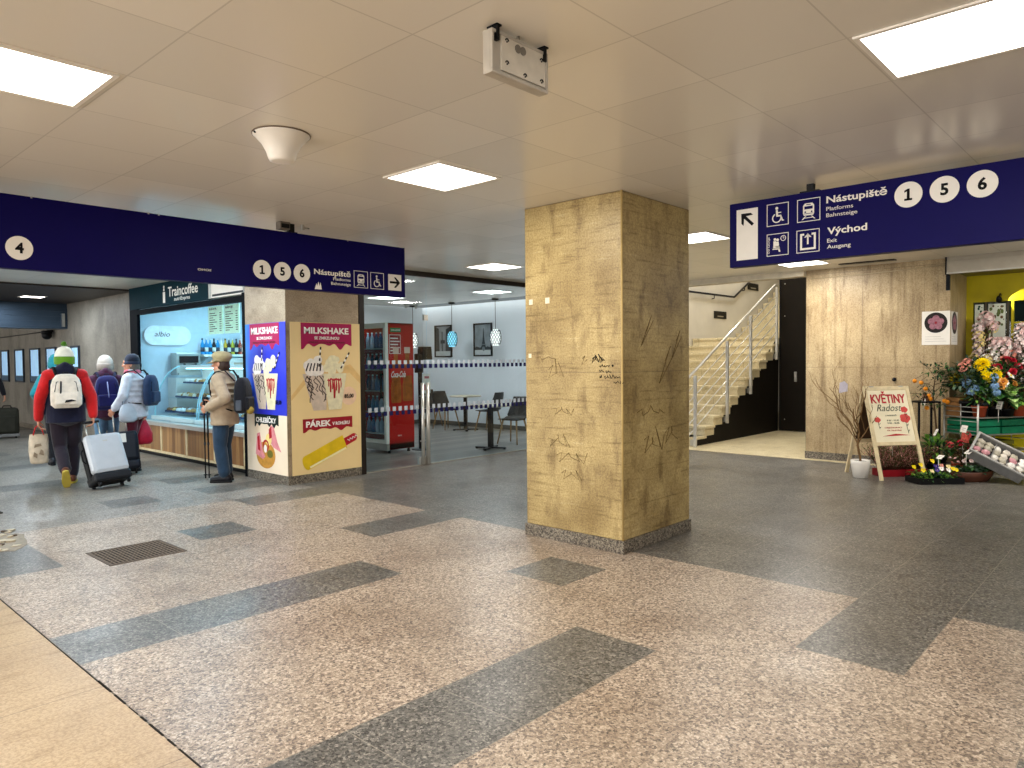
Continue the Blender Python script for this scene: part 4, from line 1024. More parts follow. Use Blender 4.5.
# ------------------------------------------------------------------ stairwell
LIME = travertine('limestone_steps', '#dacdaa', '#b3a681', '#ebe0c2', (7, 7, 7), .3, .2, ((1, 6.35, .74, .003),), .45)
sw = M('stair_wall')
mb = MB(); mb.box(10.9, 22, 8.0, 8.14, CEIL, 5.6); mb.box(11.6, 22, 8.0, 8.14, 0, CEIL); mb.box(21.9, 22, 5.4, 8.0, 0, 5.6); mb.box(10.78, 10.9, 4.065, 8.14, CEIL, 5.6); mb.box(14.7, 22, 5.36, 5.46, 0, 5.6); mb.box(10.9, 14.7, 4.0, 4.06, CEIL, 5.6); mb.box(14.66, 14.72, 4.0, 5.46, 0, 5.6)
struct('wall_stairwell', mb, [sw])
struct('ceiling_stairwell', MB().box(10.78, 22, 4.0, 8.14, 5.6, 5.7), [M_CEIL])
struct('beam_stairs', MB().box(10.78, 10.98, 4.066, 8.0, 2.70, CEIL + .1), [mat('lintel_paint', '#cabfa8', rough=.5)])
st = bpy.data.objects.new('staircase', None); COL.objects.link(st); st['kind'] = 'structure'
RZ, TD, SX = .1625, .3165, 11.146
for k in range(12):
    mb = MB(); x = SX + k*TD; z = (k + 1)*RZ
    if k == 0: mb.box(x + .02, x + TD + .06, 6.06, 7.98, .006, z)
    else: mb.box(x + .03, x + TD + .06, 6.03, 7.98, z - RZ - .01, z - .035)
    mb.box(x, x + TD + .05, 6.0, 7.98, z - .045, z)
    obj('step', mb, [LIME], st, bevel=.004)
mb = MB(); mb.box(SX + 12*TD - .02, 16.8, 5.47, 7.98, 1.78, 1.95)
obj('landing', mb, [LIME], st)
for k in range(16):
    x = 16.8 + k*TD; z = 1.95 + (k + 1)*RZ
    obj('step', MB().box(x, x + TD + .06, 5.47, 7.98, z - RZ, z), [LIME], st, bevel=.004)
pts = [(SX + .05, .0)]
for k in range(12): pts += [(SX + .06 + k*TD, k*RZ + .02), (SX + .06 + k*TD, (k + 1)*RZ - .05 if k < 11 else (k+1)*RZ - .05)]
pts = [(SX + .07, .006)] + [p for k in range(12) for p in ((SX + .07 + k*TD, (k + 1)*RZ - .046), (SX + .07 + (k + 1)*TD, (k + 1)*RZ - .046))] + [(14.66, 12*RZ - .046), (14.66, .006)]
XZ = Matrix(((1, 0, 0, 0), (0, 0, 1, 0), (0, 1, 0, 0), (0, 0, 0, 1)))
obj('side_panel', MB().prism(pts, 6.045, 6.075, 0, XZ), [M('dark_panel')], st)
t = thing('dark_door_panel', 'tall dark metal door panel closing the space beside the staircase', 'door', (14.6, 5.99, 0))
obj('leaf', MB().box(0, .05, -1.6, 0, .02, 3.2), [M('dark_panel')], t, bevel=.004)
obj('edge_profile', MB().box(-.012, 0, -.02, .0, .02, 3.2), [M('black_metal')], t)
obj('handle', MB().box(-.03, 0, -.36, -.31, 1.02, 1.22), [M('alu')], t, bevel=.005)
mb = MB()
for z in (.25, 2.35, 3.0): mb.ball((-.004, -.11, z), .012, 8, 5)
obj('screws', mb, [M('alu')], t)
# railing
t = thing('stair_railing', 'sloping steel railing along the open side of the staircase', 'railing', (11.07, 6.05, 0))
sl = (2.995 - 1.236)/(14.532 - 11.067); hz = lambda x, o=0: 1.236 + sl*x + o
obj('handrail', MB().tube([(-.30, 0, hz(-.30)), (3.45, 0, hz(3.45)), (3.64, 0, 3.0)], .024, 10), [M('steel')], t)
for x in (.0, 1.18, 2.155, 3.37):
    k = max(0, int((11.07 + x - SX)/TD)); b = (k + 1)*RZ - .32 if x > 0 else .006
    obj('post', MB().box(x - .022, x + .022, -.09, -.045, b, hz(x)-.02), [M('steel')], t)
    obj('bracket', MB().box(x - .03, x + .03, -.05, .01, b + .02, b + .12), [M('alu')], t)
for q in range(5):
    o_ = -.185*(q + 1)
    obj('rail_bar', MB().tube([(-.28, -.05, hz(-.28, o_)), (3.42, -.05, hz(3.42, o_))], .009, 8), [M('steel')], t)
t = thing('wall_handrail', 'dark handrail fixed to the stairwell wall above the landing', 'handrail', (11.7, 7.94, 0))
obj('rail', MB().tube([(0, 0, 2.98 - .0), (4.93, 0, 2.985), (7.2, 0, 2.985 + 2.27*.505)], .024, 8), [M('black_metal')], t)
for x, z in ((1.5, 2.98), (3.9, 2.98), (5.5, 3.27), (6.8, 3.9)): obj('bracket', MB().tube([(x, 0, z - .02), (x, .0, z - .08), (x, .06, z - .09)], .012, 6), [M('black_metal')], t)
for nm, x, z in (('dark wall plate below the handrail in the stairwell', 16.0, 2.53), ('dark wall plate above the handrail in the stairwell', 17.8, 3.316)):
    t = thing('step_light', nm, 'wall plate', mx=face((x - .31, 7.995, z - .085), (1, 0, 0)), group='stairwell wall plates')  # dark plates that give no light
    obj('housing', MB().box(0, .62, 0, .17, -.0, .012), [M('black_paint')], t); obj('slot', MB().box(.16, .46, .04, .065, .012, .014), [M('alu')], t)
for x in (12.6, 16.5):  # added, unseen lamps brightening the stairwell, and the lobby one below
    make_lamp(x, 6.9, 5.6, 'unseen ceiling light added in the stairwell above the %s' % ('lower flight' if x < 14 else 'landing'), power=85 if x < 14 else 40, grp='added stairwell lights')
make_lamp(12.4, 5.0, 5.6, 'unseen ceiling light added over the pale lobby floor', power=60, grp='added stairwell lights')

# ------------------------------------------------------------------ flower shop front
YP_ = M('yellow_paint')
mb = MB(); mb.box(11.86, 11.98, -3.5, 2.2, 2.25, 2.62); mb.box(11.86, 11.94, 2.12, 2.2, .0, 2.25); mb.box(11.86, 11.98, -3.5, 2.12, 0, .55)
struct('wall_flower_shop', mb, [YP_])
mb = MB(); mb.box(11.87, 11.93, 1.645, 1.675, .55, 2.25); mb.box(11.87, 11.93, .6, .66, .55, 2.25); mb.box(11.87, 11.92, -3.5, 1.645, 1.94, 1.965); struct('trim_4', mb, [YP_])
w = struct('window_3', MB().box(11.90, 11.908, -3.5, 2.12, .55, 2.25), [M('glass')])
mb = MB(); mb.box(11.885, 11.92, 1.955, 1.985, .55, 2.25); mb.box(11.885, 11.92, 1.70, 1.73, .55, 2.25); mb.box(11.885, 11.92, 1.73, 2.12, 1.915, 1.935); mb.box(11.89, 11.92, 1.36, 1.38, .55, 2.25); mb.box(11.89, 11.92, .66, 1.645, 1.75, 1.765)
obj('mullions', mb, [mat('mullion_brown', '#4a4433', rough=.5)], w)
struct('ceiling_flower_shop', MB().box(10.96, 14, -3.5, 2.2, 2.62, 2.74), [mat('soffit_olive', '#7a7330', rough=.6)])
mb = MB(); mb.box(13.6, 13.7, -3.5, 2.2, 0, 2.62); mb.box(11.95, 13.6, 2.15, 2.2, 0, 2.62); struct('wall_shop_inside', mb, [mat('shop_dark', '#3a4238', rough=.7, var=.3, scale=3)])
struct('floor_flower_shop', MB().box(10.88, 13.7, -3.5, 2.2, -.06, -.002), [M_DARK])
mb = MB(); mb.box(10.74, 10.96, -3.5, 2.235, 2.58, CEIL)
t = thing('roller_shutter_box', 'long grey roller shutter housing above the flower shop front', 'shutter box', (10.75, 0, 2.58))
obj('casing', MB().box(0, .2, -3.5, 2.22, 0, .155).box(.02, .2, -3.5, 2.22, .155, .205), [M('shutter')], t, bevel=.004)
obj('end_bracket', MB().box(-.01, .21, 2.22, 2.235, -.02, .205).box(.05, .09, 2.19, 2.235, -.22, -.02), [M('black_metal')], t)
obj('bottom_lip', MB().box(-.006, .03, -3.5, 2.22, -.012, .004), [M('alu')], t)
t = thing('spotlight', 'small black spotlight above the yellow flower shop window', 'spotlight', (11.80, 1.79, 2.30))
obj('arm', MB().tube([(.06, 0, .03), (-.02, .0, .05), (-.10, 0, .0)], .009, 6), [M('black_metal')], t)
obj('head', MB().lathe([(.02, -.03), (.034, .0), (.038, .05), (.032, .058)], 16, (0, 0, 0), 0, Matrix.Translation((-.11, 0, -.02)) @ Matrix.Rotation(RAD(140), 4, 'Y')), [M('black_paint')], t)
l = bpy.data.lights.new('spot', 'SPOT'); l.energy = 12; l.spot_size = 1.5; l.color = (1, .95, .8); lo = bpy.data.objects.new('spot', l); COL.objects.link(lo); lo.parent = t; lo.location = (-.10, 0, .02); lo.rotation_euler = (RAD(-60), RAD(-35), 0)
# window prints
GREEN_INK = mat('print_green', '#16452c', rough=.5); RED_INK = mat('print_red', '#8d1f2c', rough=.5)
for k, (ya, yb, lab) in enumerate(((1.995, 2.10, 'white window print with dark green and red motifs beside the yellow post'), (1.74, 1.94, 'white window print of brown and green foliage behind the pink blossoms'))):
    t = thing('window_print', lab, 'poster', mx=face((11.88, yb, 1.62), (0, -1, 0)))
    obj('sheet', MB().box(0, yb - ya, 0, .60, -.002, 0), [mat('window_paper', '#d7dccb', rough=.5)], t)
    mb = MB(); rr = random.Random(k + 2)
    for q in range(26 if k else 9):
        x, y = rr.uniform(.02, yb - ya - .02), rr.uniform(.30, .57); r = rr.uniform(.006, .02)
        mb.disc(x, y, r, .0, .0012 + q*.00002, 9, rr.choice((0, 0, 1)) if k else (1 if q == 3 else 0), ry=r*rr.uniform(.8, 2))
    obj('motif', mb, [GREEN_INK if not k else mat('print_olive', '#5d6a38', rough=.5), RED_INK if not k else mat('print_brown', '#6e5535', rough=.5)], t)
rr = random.Random(8)
for k in range(7):
    t = thing('vase', 'dark vase on display inside the flower shop window, %s from the yellow post' % ('first', 'second', 'third', 'fourth', 'fifth', 'sixth', 'seventh')[k], 'vase', (12.4 + rr.random()*.4, 1.55 - k*.16, 1.30), group='vases inside the shop window')
    obj('body', MB().lathe([(.04, 0), (.06, .06), (.05, .16), (.03, .22), (.04, .26)], 14), [mat('vase_%d' % (k % 3), ('#3b4a44', '#6a5f45', '#7d8a86')[k % 3], rough=.3)], t)
    obj('rim', MB().ring(0, 0, .03, .043, .255, .265, 14), [M('alu')], t)
t = thing('display_shelf', 'dark shelf inside the flower shop window', 'shelf', (12.6, .6, 0)); obj('board', MB().box(-.35, .35, -1.6, 1.25, 1.26, 1.30), [M('dark_panel')], t)
for y in (-1.5, 0, 1.2): obj('support', MB().box(-.3, .3, y - .02, y + .02, 0, 1.26), [M('dark_panel')], t)
# two round-photo notices on the pier
def flower_notice(label, mx, w, h):
    t = thing('flower_notice', label, 'poster', mx=mx)
    obj('sheet', MB().box(0, w, 0, h, -.003, 0), [M('sign_white')], t)
    ph = obj('round_photo', MB().disc(w*.5, h*.66, w*.41, 0, .001, 36), [mat('photo_dark', '#1d1614', rough=.4)], t)
    mb = MB(); rr = random.Random(3)
    for q in range(5):
        a = q*2*pi/5 + .3; mb.disc(w*.5 + w*.17*cos(a), h*.66 + w*.17*sin(a), w*.13, .001, .0015 + q*.0001, 14)
    obj('photo_petals', mb, [mat('photo_pink', '#94636f', rough=.4, var=.35, scale=30)], ph)
    obj('photo_heart', MB().disc(w*.5, h*.66, w*.05, .002, .003, 10), [RED_INK], ph)
    for q in range(3): obj('caption_line', MB().box(w*.12, w*(.88 - .1*q), h*(.10 + .07*q), h*(.11 + .07*q), 0, .001), [mat('caption_grey', '#b9b3ab', rough=.5)], t)
flower_notice('white notice with a round pink flower photo on the front of the travertine pier', face((10.876, 2.528, 1.655), (0, -1, 0)), .33, .445)
flower_notice('white notice with a round pink flower photo on the narrow side of the travertine pier', face((10.94, 2.196, 1.655), (1, 0, 0)), .36, .44)

# ------------------------------------------------------------------ flowers: leaves, blossoms
LEAF = {k: mat('leaf_' + k, c, rough=.5, var=.3, scale=30) for k, c in dict(green='#2f5a26', dark='#1c3520', olive='#5b6a35', pale='#a9c87a', grey='#5f7560', brown='#5a3b2a', lime='#6f9a3a').items()}
PET = {k: mat('petal_' + k, c, rough=.55, var=.12, scale=25) for k, c in dict(yellow='#f2d500', pink='#f6d3cd', white='#f7efe6', blue='#8fb2d6', orange='#e2a04a', red='#a8182c', purple='#3b2a78', cream='#f0dc9a', salmon='#d9907c', heather='#cf8f82', coral='#c04a4a', blush='#f9e3dd', citrus='#e28a1c').items()}
STEM = mat('stem_brown', '#5a4630', rough=.7); SOIL = mat('soil', '#2a1f17', rough=.9); TERRA = mat('terracotta', '#a5482a', rough=.7, var=.15)
def leaf(mb, p, d, l, w, droop, mi=0, up=None):
    """one curved leaf: three cross-sections folded along the midrib"""
    d = Vector(d).normalized(); s = d.cross(up or Vector((0, 0, 1)))
    s = s.normalized() if s.length > .05 else d.orthogonal().normalized()
    n = s.cross(d); p = Vector(p); vs = [p]; 
    for t_, k in ((.35, .9), (.7, .75)):
        c = p + d*l*t_ - Vector((0, 0, 1))*droop*l*t_*t_
        vs += [c + s*w*k*.5 + n*w*.12, c, c - s*w*k*.5 + n*w*.12]
    vs.append(p + d*l - Vector((0, 0, 1))*droop*l)
    mb.add(vs, [(0, 2, 1), (0, 3, 2), (1, 2, 5, 4), (2, 3, 6, 5), (4, 5, 7), (5, 6, 7)], mi, True)
def rdir(r, zmin=-.2):
    while True:
        v = Vector((r.uniform(-1, 1), r.uniform(-1, 1), r.uniform(zmin, 1)))
        if .2 < v.length < 1: return v.normalized()
def bush(mb, c, rad, n, l, w, r, nm=1, droop=.3, zmin=-.2, stems=True):
    c = Vector(c)
    for k in range(n):
        d = rdir(r, zmin); q = c + Vector((d.x*rad[0], d.y*rad[1], d.z*rad[2]))*r.uniform(.35, 1)
        e = (d + rdir(r, -.3)*.6)
        leaf(mb, q, e, l*r.uniform(.7, 1.2), w*r.uniform(.8, 1.2), droop*r.uniform(.3, 1.3), r.randrange(nm))
def blossom_mesh(kind):
    mb = MB(); r = random.Random(hash(kind) % 97 if False else len(kind)*7)
    if kind == 'daisy':
        for k in range(12):
            a = 2*pi*k/12; leaf(mb, (0, 0, .05), (cos(a), sin(a), .25), 1, .5, .15, 0)
        mb.ball((0, 0, .12), (.28, .28, .16), 10, 6, 1)
    elif kind == 'mum':
        for ring, (nn, el, l) in enumerate(((14, .05, 1), (13, .4, .9), (11, .8, .75), (8, 1.3, .55), (5, 2.6, .4))):
            for k in range(nn):
                a = 2*pi*(k + ring*.37)/nn; leaf(mb, (.1*cos(a), .1*sin(a), .1 + ring*.08), (cos(a), sin(a), el), l, .34, -.12, 0)
        mb.ball((0, 0, .15), (.45, .45, .4), 10, 6, 0)
    elif kind == 'pom':
        for k in range(42):
            d = rdir(r, -.5); p = d*.72
            for q in range(4):
                a = q*pi/2; u = d.orthogonal().normalized(); v = d.cross(u)
                leaf(mb, p, u*cos(a) + v*sin(a) + d*.5, .34, .28, .0, 0, d)
        mb.ball((0, 0, 0), .6, 10, 7, 1)
    elif kind == 'rose':
        for ring, (nn, el, l, w) in enumerate(((6, .25, 1, .95), (5, .8, .9, .85), (4, 1.7, .8, .7), (3, 4, .8, .5))):
            for k in range(nn):
                a = 2*pi*(k + ring*.5)/nn; leaf(mb, (.06*cos(a), .06*sin(a), 0), (cos(a), sin(a), el), l, w, .1 if ring == 0 else -.05, 0)
    elif kind == 'pansy':
        for k, (a, l, w) in enumerate(((.6, .9, .9), (2.5, .9, .9), (-.35, .85, .8), (3.5, .85, .8), (-pi/2, 1, 1.1))): leaf(mb, (0, 0, .02*k), (cos(a), sin(a), .2), l, w, 0, 0)
        mb.disc(0, -.12, .32, .06, .10, 8, 1); mb.disc(0, 0, .1, .10, .14, 8, 2)
    else:   # frill: a tuft of small ruffled blossoms
        for k in range(16):
            d = rdir(r, -.4); p = d*.62
            for q in range(5):
                a = q*2*pi/5; u = d.orthogonal().normalized(); v = d.cross(u)
                leaf(mb, p, u*cos(a) + v*sin(a) + d*.8, .42, .36, .1, 0, d)
    return mb
BM = {}
def bloom(parent, kind, hue, p, r, d=(0, 0, 1), heart='yellow', name='blossom'):
    key = (kind, hue, heart)
    if key not in BM: BM[key] = blossom_mesh(kind).mesh('%s_%s' % (kind, hue), [PET[hue], PET.get(heart, SOIL), PET['yellow']])
    o = bpy.data.objects.new(name, BM[key]); COL.objects.link(o); o.parent = parent
    d = Vector(d).normalized(); q = d.to_track_quat('Z', 'Y')
    o.matrix_basis = Matrix.Translation(p) @ q.to_matrix().to_4x4() @ Matrix.Scale(r, 4)
    return o
def pot(t, r, h, m, rim=True, soil=True, z=0):
    prof = [(r*.75, z), (r*.97, z + h*.8)] + ([(r*1.06, z + h*.8), (r*1.06, z + h), (r*.93, z + h), (r*.93, z + h*.9)] if rim else [(r, z + h), (r*.92, z + h), (r*.92, z + h*.9)])
    p = obj('pot', MB().lathe(prof, 22), [m], t)
    if soil: obj('soil', MB().disc(0, 0, r*.92, z + h*.84, z + h*.91, 18), [SOIL], p)
    return p
def card(t, p, w=.10, h=.07, tilt=.5, pin=.12, ang=0, hue='sign_white', lines=2):
    R = Matrix.Translation(p) @ Matrix.Rotation(ang, 4, 'Z') @ Matrix.Rotation(RAD(90) - tilt, 4, 'X')
    c = obj('price_card', MB().box(-w/2, w/2, 0, h, -.001, .001, 0, R), [M(hue)], t)
    obj('pin', MB().tube([Vector(p), Vector(p) - Vector((0, 0, pin))], .003, 5), [M('white_plastic')], c)
    obj('writing', MB().box(-w*.3, w*.3, h*.55, h*.62, .001, .0018, 0, R).box(-w*.3, w*.15, h*.3, h*.36, .001, .0018, 0, R), [mat('pencil', '#8f8a94', rough=.6)], c)
CA = RAD(-137)   # cards turned towards the hall
# ---- A-board
UD = Vector((.769, -.639, 0)); N2 = Vector((-.639, -.769, 0))
t = thing('a_board', 'pale wooden A-board with red KVĚTINY lettering standing before the travertine pier', 'sign', (9.426, 2.628, 0), math.atan2(-.639, .769))
# own frame: x along the board, y backwards, z up
lean = math.atan2(.36, 1.13); Lf = 1.185
FRT = Matrix.Rotation(-lean, 4, 'X'); BCK = Matrix.Translation((0, .72, 0)) @ Matrix.Rotation(lean, 4, 'X')
WP = M('wood_pale'); W_ = .62
def frame_board(nm, R, y0, y1, paper):
    o = obj(nm, MB().box(0, .045, y0, y1, 0, Lf, 0, R).box(W_ - .045, W_, y0, y1, 0, Lf, 0, R).box(.045, W_ - .045, y0, y1, Lf - .05, Lf, 0, R).box(.045, W_ - .045, y0, y1, .43, .475, 0, R), [WP], t, bevel=.003)
    obj('board_panel', MB().box(.045, W_ - .045, y0 + .008, y1 - .008, .475, Lf - .05, 0, R), [paper], o); return o
fb = frame_board('front_frame', FRT, -.012, .012, mat('board_cream', '#efe3c2', rough=.5, var=.03))
frame_board('back_frame', BCK, -.012, .012, mat('board_dark', '#4a3524', rough=.6))
obj('hinge', MB().box(.08, .14, .345, .375, 1.10, 1.135).box(W_ - .14, W_ - .08, .345, .375, 1.10, 1.135), [M('alu')], t)
TXT = FRT @ Matrix(((1, 0, 0, 0), (0, 0, -1, -.0045), (0, 1, 0, 0), (0, 0, 0, 1)))
def btext(s, x, y, w_, cap, m, **k):
    o = text('lettering', s, x, y, w_, cap, m, fb, **k); o.matrix_basis = TXT; return o
RI = mat('board_red', '#b3242c', rough=.5); GI = mat('board_ink', '#2e3a2c', rough=.5)
btext('KVĚTINY', .075, .965, .47, .115, RI, bold=.03)
btext('Radost', .13, .865, .32, .085, GI, bold=-.005, shear=.35)
btext('U NÁDRAŽÍ', .23, .80, .15, .016, GI, bold=0)
btext('8 00 - 19 00', .24, .735, .16, .02, GI, bold=0); btext('9 00 - 18 00', .24, .70, .16, .02, GI, bold=0)
btext('OBJEDNÁVKY', .19, .645, .24, .016, RI, bold=0); btext('NA TELEFONU', .22, .61, .19, .016, RI, bold=0)
mb = MB(); mb.prism([(.14, .545), (.52, .555), (.32, .575)], .0, .002, 0); o = obj('flourish', mb, [RI], fb); o.matrix_basis = TXT
for x, y, s in ((.115, .755, .045), (.50, .88, .05), (.49, .77, .075)):
    mb = MB()
    for k in range(5): mb.disc(x + s*.5*cos(k*1.257), y + s*.35*sin(k*1.257), s*.48, .0, .0012 + k*.0002, 10)
    fl_ = obj('painted_poppy', mb, [mat('poppy', '#cf4a42', rough=.5)], fb); fl_.matrix_basis = TXT
    mb = MB(); mb.tube([(x, y - s*.5, .001), (x + .012, y - s*2.6, .001)], .003, 4)
    for k in range(2): mb.prism([(x + .005, y - s*(1.2 + k)), (x + .035, y - s*(.9 + k)), (x + .02, y - s*(1.3 + k))], 0, .0015)
    st_ = obj('painted_stem', mb, [GI], fb); st_.matrix_basis = TXT
# ---- twisted twig in a white pot behind the board
t = thing('potted_twig', 'twisted bare branch in a white pot behind the A-board', 'plant', (9.58, 2.90, 0))
pot(t, .115, .215, M('white_plastic'), rim=False)
rr = random.Random(17); mb = MB()
def twig(p, d, l, r, depth):
    pts = [Vector(p)]; d = Vector(d).normalized(); ax = rdir(rr, -1)
    for i in range(9):
        d = (d + ax*.28*sin(i*1.3 + depth) + Vector((rr.uniform(-.25, .25), rr.uniform(-.25, .25), .10))).normalized(); pts.append(pts[-1] + d*l/9)
    mb.tube(pts, [r*(1 - .6*i/9) for i in range(10)], 6)
    if depth < 3:
        for k in range(2 if depth else 5): twig(pts[3 + (k*2 + depth) % 6], (d + Vector((rr.uniform(-1, .3), rr.uniform(-.3, 1.), rr.uniform(.1, .9)))), l*.62, r*.55, depth + 1)
twig((0, 0, .18), (-.12, .25, 1), .70, .016, 0); twig((.0, .02, .5), (-.5, .6, 1), .75, .008, 1); twig((-.03, .05, .5), (-.1, .4, 1), .7, .008, 1)
obj('branches', mb, [mat('twig', '#7a5c3a', rough=.8)], t)
obj('paper_tag', MB().prism([(-.06, .0), (.05, .02), (.055, .11), (.01, .15), (-.05, .13)], -.001, .001, 0, Matrix.Translation((-.02, .20, 1.05)) @ face((0, 0, 0), (.7, -.7, 0))), [mat('tag_lilac', '#d5cedb', rough=.6)], t)
# ---- heathers
for k, (x, y, lab) in enumerate(((9.92, 2.67, 'pinkish heather in a red tray behind the A-board, left one'), (10.16, 2.47, 'pinkish heather in a red tray behind the A-board, right one'))):
    t = thing('heather_tray', lab, 'plant', (x, y, 0), RAD(-40), 'heathers in red trays'); rr = random.Random(30 + k)
    obj('tray', MB().box(-.15, .15, -.11, .11, 0, .012).box(-.15, .15, -.11, -.1, .012, .09).box(-.15, .15, .1, .11, .012, .09).box(-.15, -.14, -.1, .1, .012, .09).box(.14, .15, -.1, .1, .012, .09), [mat('tray_red', '#8d1620', rough=.4)], t, bevel=.006)
    obj('soil', MB().box(-.14, .14, -.1, .1, .012, .08), [SOIL], t)
    mb = MB()
    for q in range(190):
        p = Vector((rr.uniform(-.13, .13), rr.uniform(-.09, .09), .08)); d = Vector((p.x*3.2 + rr.uniform(-.4, .4), p.y*4 + rr.uniform(-.4, .4), 1)).normalized(); l = rr.uniform(.16, .40)
        mb.tube([p, p + d*l*.5, p + d*l + Vector((0, 0, -.02))], .002, 4, 2)
        for i in range(9): leaf(mb, p + d*l*(.25 + .75*i/9), rdir(rr, 0), .035, .014, .1, 0 if rr.random() < .62 else 1)
    obj('sprigs', mb, [PET['heather'], LEAF['olive'], LEAF['brown']], t)
card([o for o in bpy.data.objects if o.name.startswith('heather_tray')][0], (.04, -.02, .36), .05, .05, .9, .2, CA)
# ---- pansies, cyclamens in trays on the floor
t = thing('pansy_tray', 'black tray of yellow and purple pansies on the floor right of the A-board', 'plant', (9.72, 2.11, 0), RAD(-45)); rr = random.Random(41)
obj('tray', MB().box(-.27, .27, -.15, .15, 0, .012).box(-.27, .27, -.15, -.14, .012, .07).box(-.27, .27, .14, .15, .012, .07).box(-.27, -.26, -.14, .14, .012, .07).box(.26, .27, -.14, .14, .012, .07), [M('black_paint')], t)
mb = MB()
for q in range(330): leaf(mb, (rr.uniform(-.25, .25), rr.uniform(-.13, .13), rr.uniform(.04, .13)), rdir(rr, -.1), .065, .03, .3, rr.randrange(3))
obj('foliage', mb, [LEAF['green'], LEAF['dark'], LEAF['lime']], t)
for k, (x, y, z, hue) in enumerate(((-.19, -.08, .16, 'yellow'), (-.16, .02, .21, 'yellow'), (-.22, .06, .18, 'yellow'), (-.1, -.1, .15, 'cream'), (.0, .05, .25, 'yellow'), (-.02, -.08, .16, 'purple'), (.05, -.05, .17, 'white'), (.10, -.1, .16, 'white'), (.03, .02, .19, 'purple'), (.12, .06, .19, 'salmon'), (.18, -.06, .17, 'yellow'), (.2, .05, .18, 'cream'), (.24, -.03, .15, 'yellow'))):
    bloom(t, 'pansy', hue, (x, y, z), .036, (-.1 + .3*rr.uniform(-1, 1), -1, .7), 'purple')
card(t, (.06, .02, .28), .09, .06, .8, .2, RAD(-85))
t = thing('cyclamen_tray', 'brown oval tray of small pink cyclamens by the grey crate', 'plant', (10.08, 1.84, 0), RAD(-52)); rr = random.Random(43)
vs = []; fs = []; n = 26
for j, (s, z) in enumerate(((.75, 0), (.92, .06), (1.0, .12), (.95, .12), (.88, .08))):
    for k in range(n):
        a = 2*pi*k/n; vs.append((.30*s*cos(a), .14*s*sin(a), z + (.02*cos(a)**2 if j in (2, 3) else 0)))
for j in range(4):
    for k in range(n): fs.append((j*n + k, j*n + (k+1) % n, (j+1)*n + (k+1) % n, (j+1)*n + k))
fs += [tuple(range(n-1, -1, -1)), tuple(range(4*n, 5*n))]
obj('tray', MB().add(vs, fs, 0, True), [mat('tray_brown', '#4e2c1e', rough=.5)], t)
mb = MB()
for q in range(150): leaf(mb, (rr.uniform(-.22, .22), rr.uniform(-.09, .09), rr.uniform(.09, .16)), rdir(rr, .1), .09, .055, .4, rr.randrange(3))
obj('foliage', mb, [LEAF['green'], LEAF['dark'], LEAF['grey']], t)
for k in range(11): bloom(t, 'rose', rr.choice(('pink', 'blush', 'salmon')), (rr.uniform(-.2, .2), rr.uniform(-.08, .08), rr.uniform(.20, .30)), .026, rdir(rr, .3))
card(t, (-.03, -.03, .33), .10, .075, .9, .22, RAD(-85))
# ---- leafy pots behind them
def leafy(nm, label, x, y, z, potm, pr_, ph, leaves, rad, n, l, w, blooms=(), seed=1, droop=.35, cat='plant', grp=None, heart='yellow'):
    t = thing(nm, label, cat, (x, y, z), group=grp); rr = random.Random(seed)
    pot(t, pr_, ph, potm)
    mb = MB(); cz = ph + rad[2]*.75
    for q in range(7):
        d = rdir(rr, .3); mb.tube([(0, 0, ph*.8), (d.x*rad[0]*.4, d.y*rad[1]*.4, cz*.8), (d.x*rad[0]*.8, d.y*rad[1]*.8, cz + d.z*rad[2]*.6)], .005, 5, len(leaves))
    bush(mb, (0, 0, cz), rad, n, l, w, rr, len(leaves), droop)
    obj('foliage', mb, [LEAF[k] for k in leaves] + [STEM], t)
    for kind, hue, cnt, r, zlo in blooms:
        for q in range(cnt):
            d = rdir(rr, zlo)
            if d.x > .2: d.x *= -1
            bloom(t, kind, hue, Vector((d.x*rad[0], d.y*rad[1], cz + d.z*rad[2])), r*rr.uniform(.85, 1.15), d + Vector((-.4, -.2, .2)), heart)
    return t
BLK = M('black_paint')
t = leafy('potted_plant', 'bushy green leafy pot behind the yellow pansies', 10.42, 2.26, 0, BLK, .11, .14, ('green', 'dark', 'lime'), (.20, .20, .20), 190, .13, .04, (), 51)
card(t, (-.05, .0, .50), .05, .09, .5, .2, CA, 'sign_white')
t = leafy('potted_plant', 'red flowering pot with brownish leaves under the picture card', 10.42, 1.96, 0, TERRA, .11, .15, ('brown', 'dark', 'olive', 'green'), (.18, .18, .22), 170, .09, .045, (('frill', 'red', 2, .045, .0), ('frill', 'coral', 3, .045, .1)), 52)
card(t, (-.08, -.02, .56), .12, .09, .3, .3, CA)
k = MB().prism([(-.04, -.12), (.07, -.14), (.09, -.06), (-.02, .0)], -.001, .001, 0, Matrix.Translation((-.09, -.03, .565)) @ face((0, 0, 0), (.75, -.66, 0))); obj('picture_card', k, [mat('card_red', '#c4564a', rough=.5, var=.4, scale=40)], t)
leafy('potted_plant', 'small dark green pot half hidden behind the heathers', 10.55, 2.55, 0, BLK, .10, .12, ('dark', 'green'), (.15, .13, .13), 90, .11, .035, (), 53)
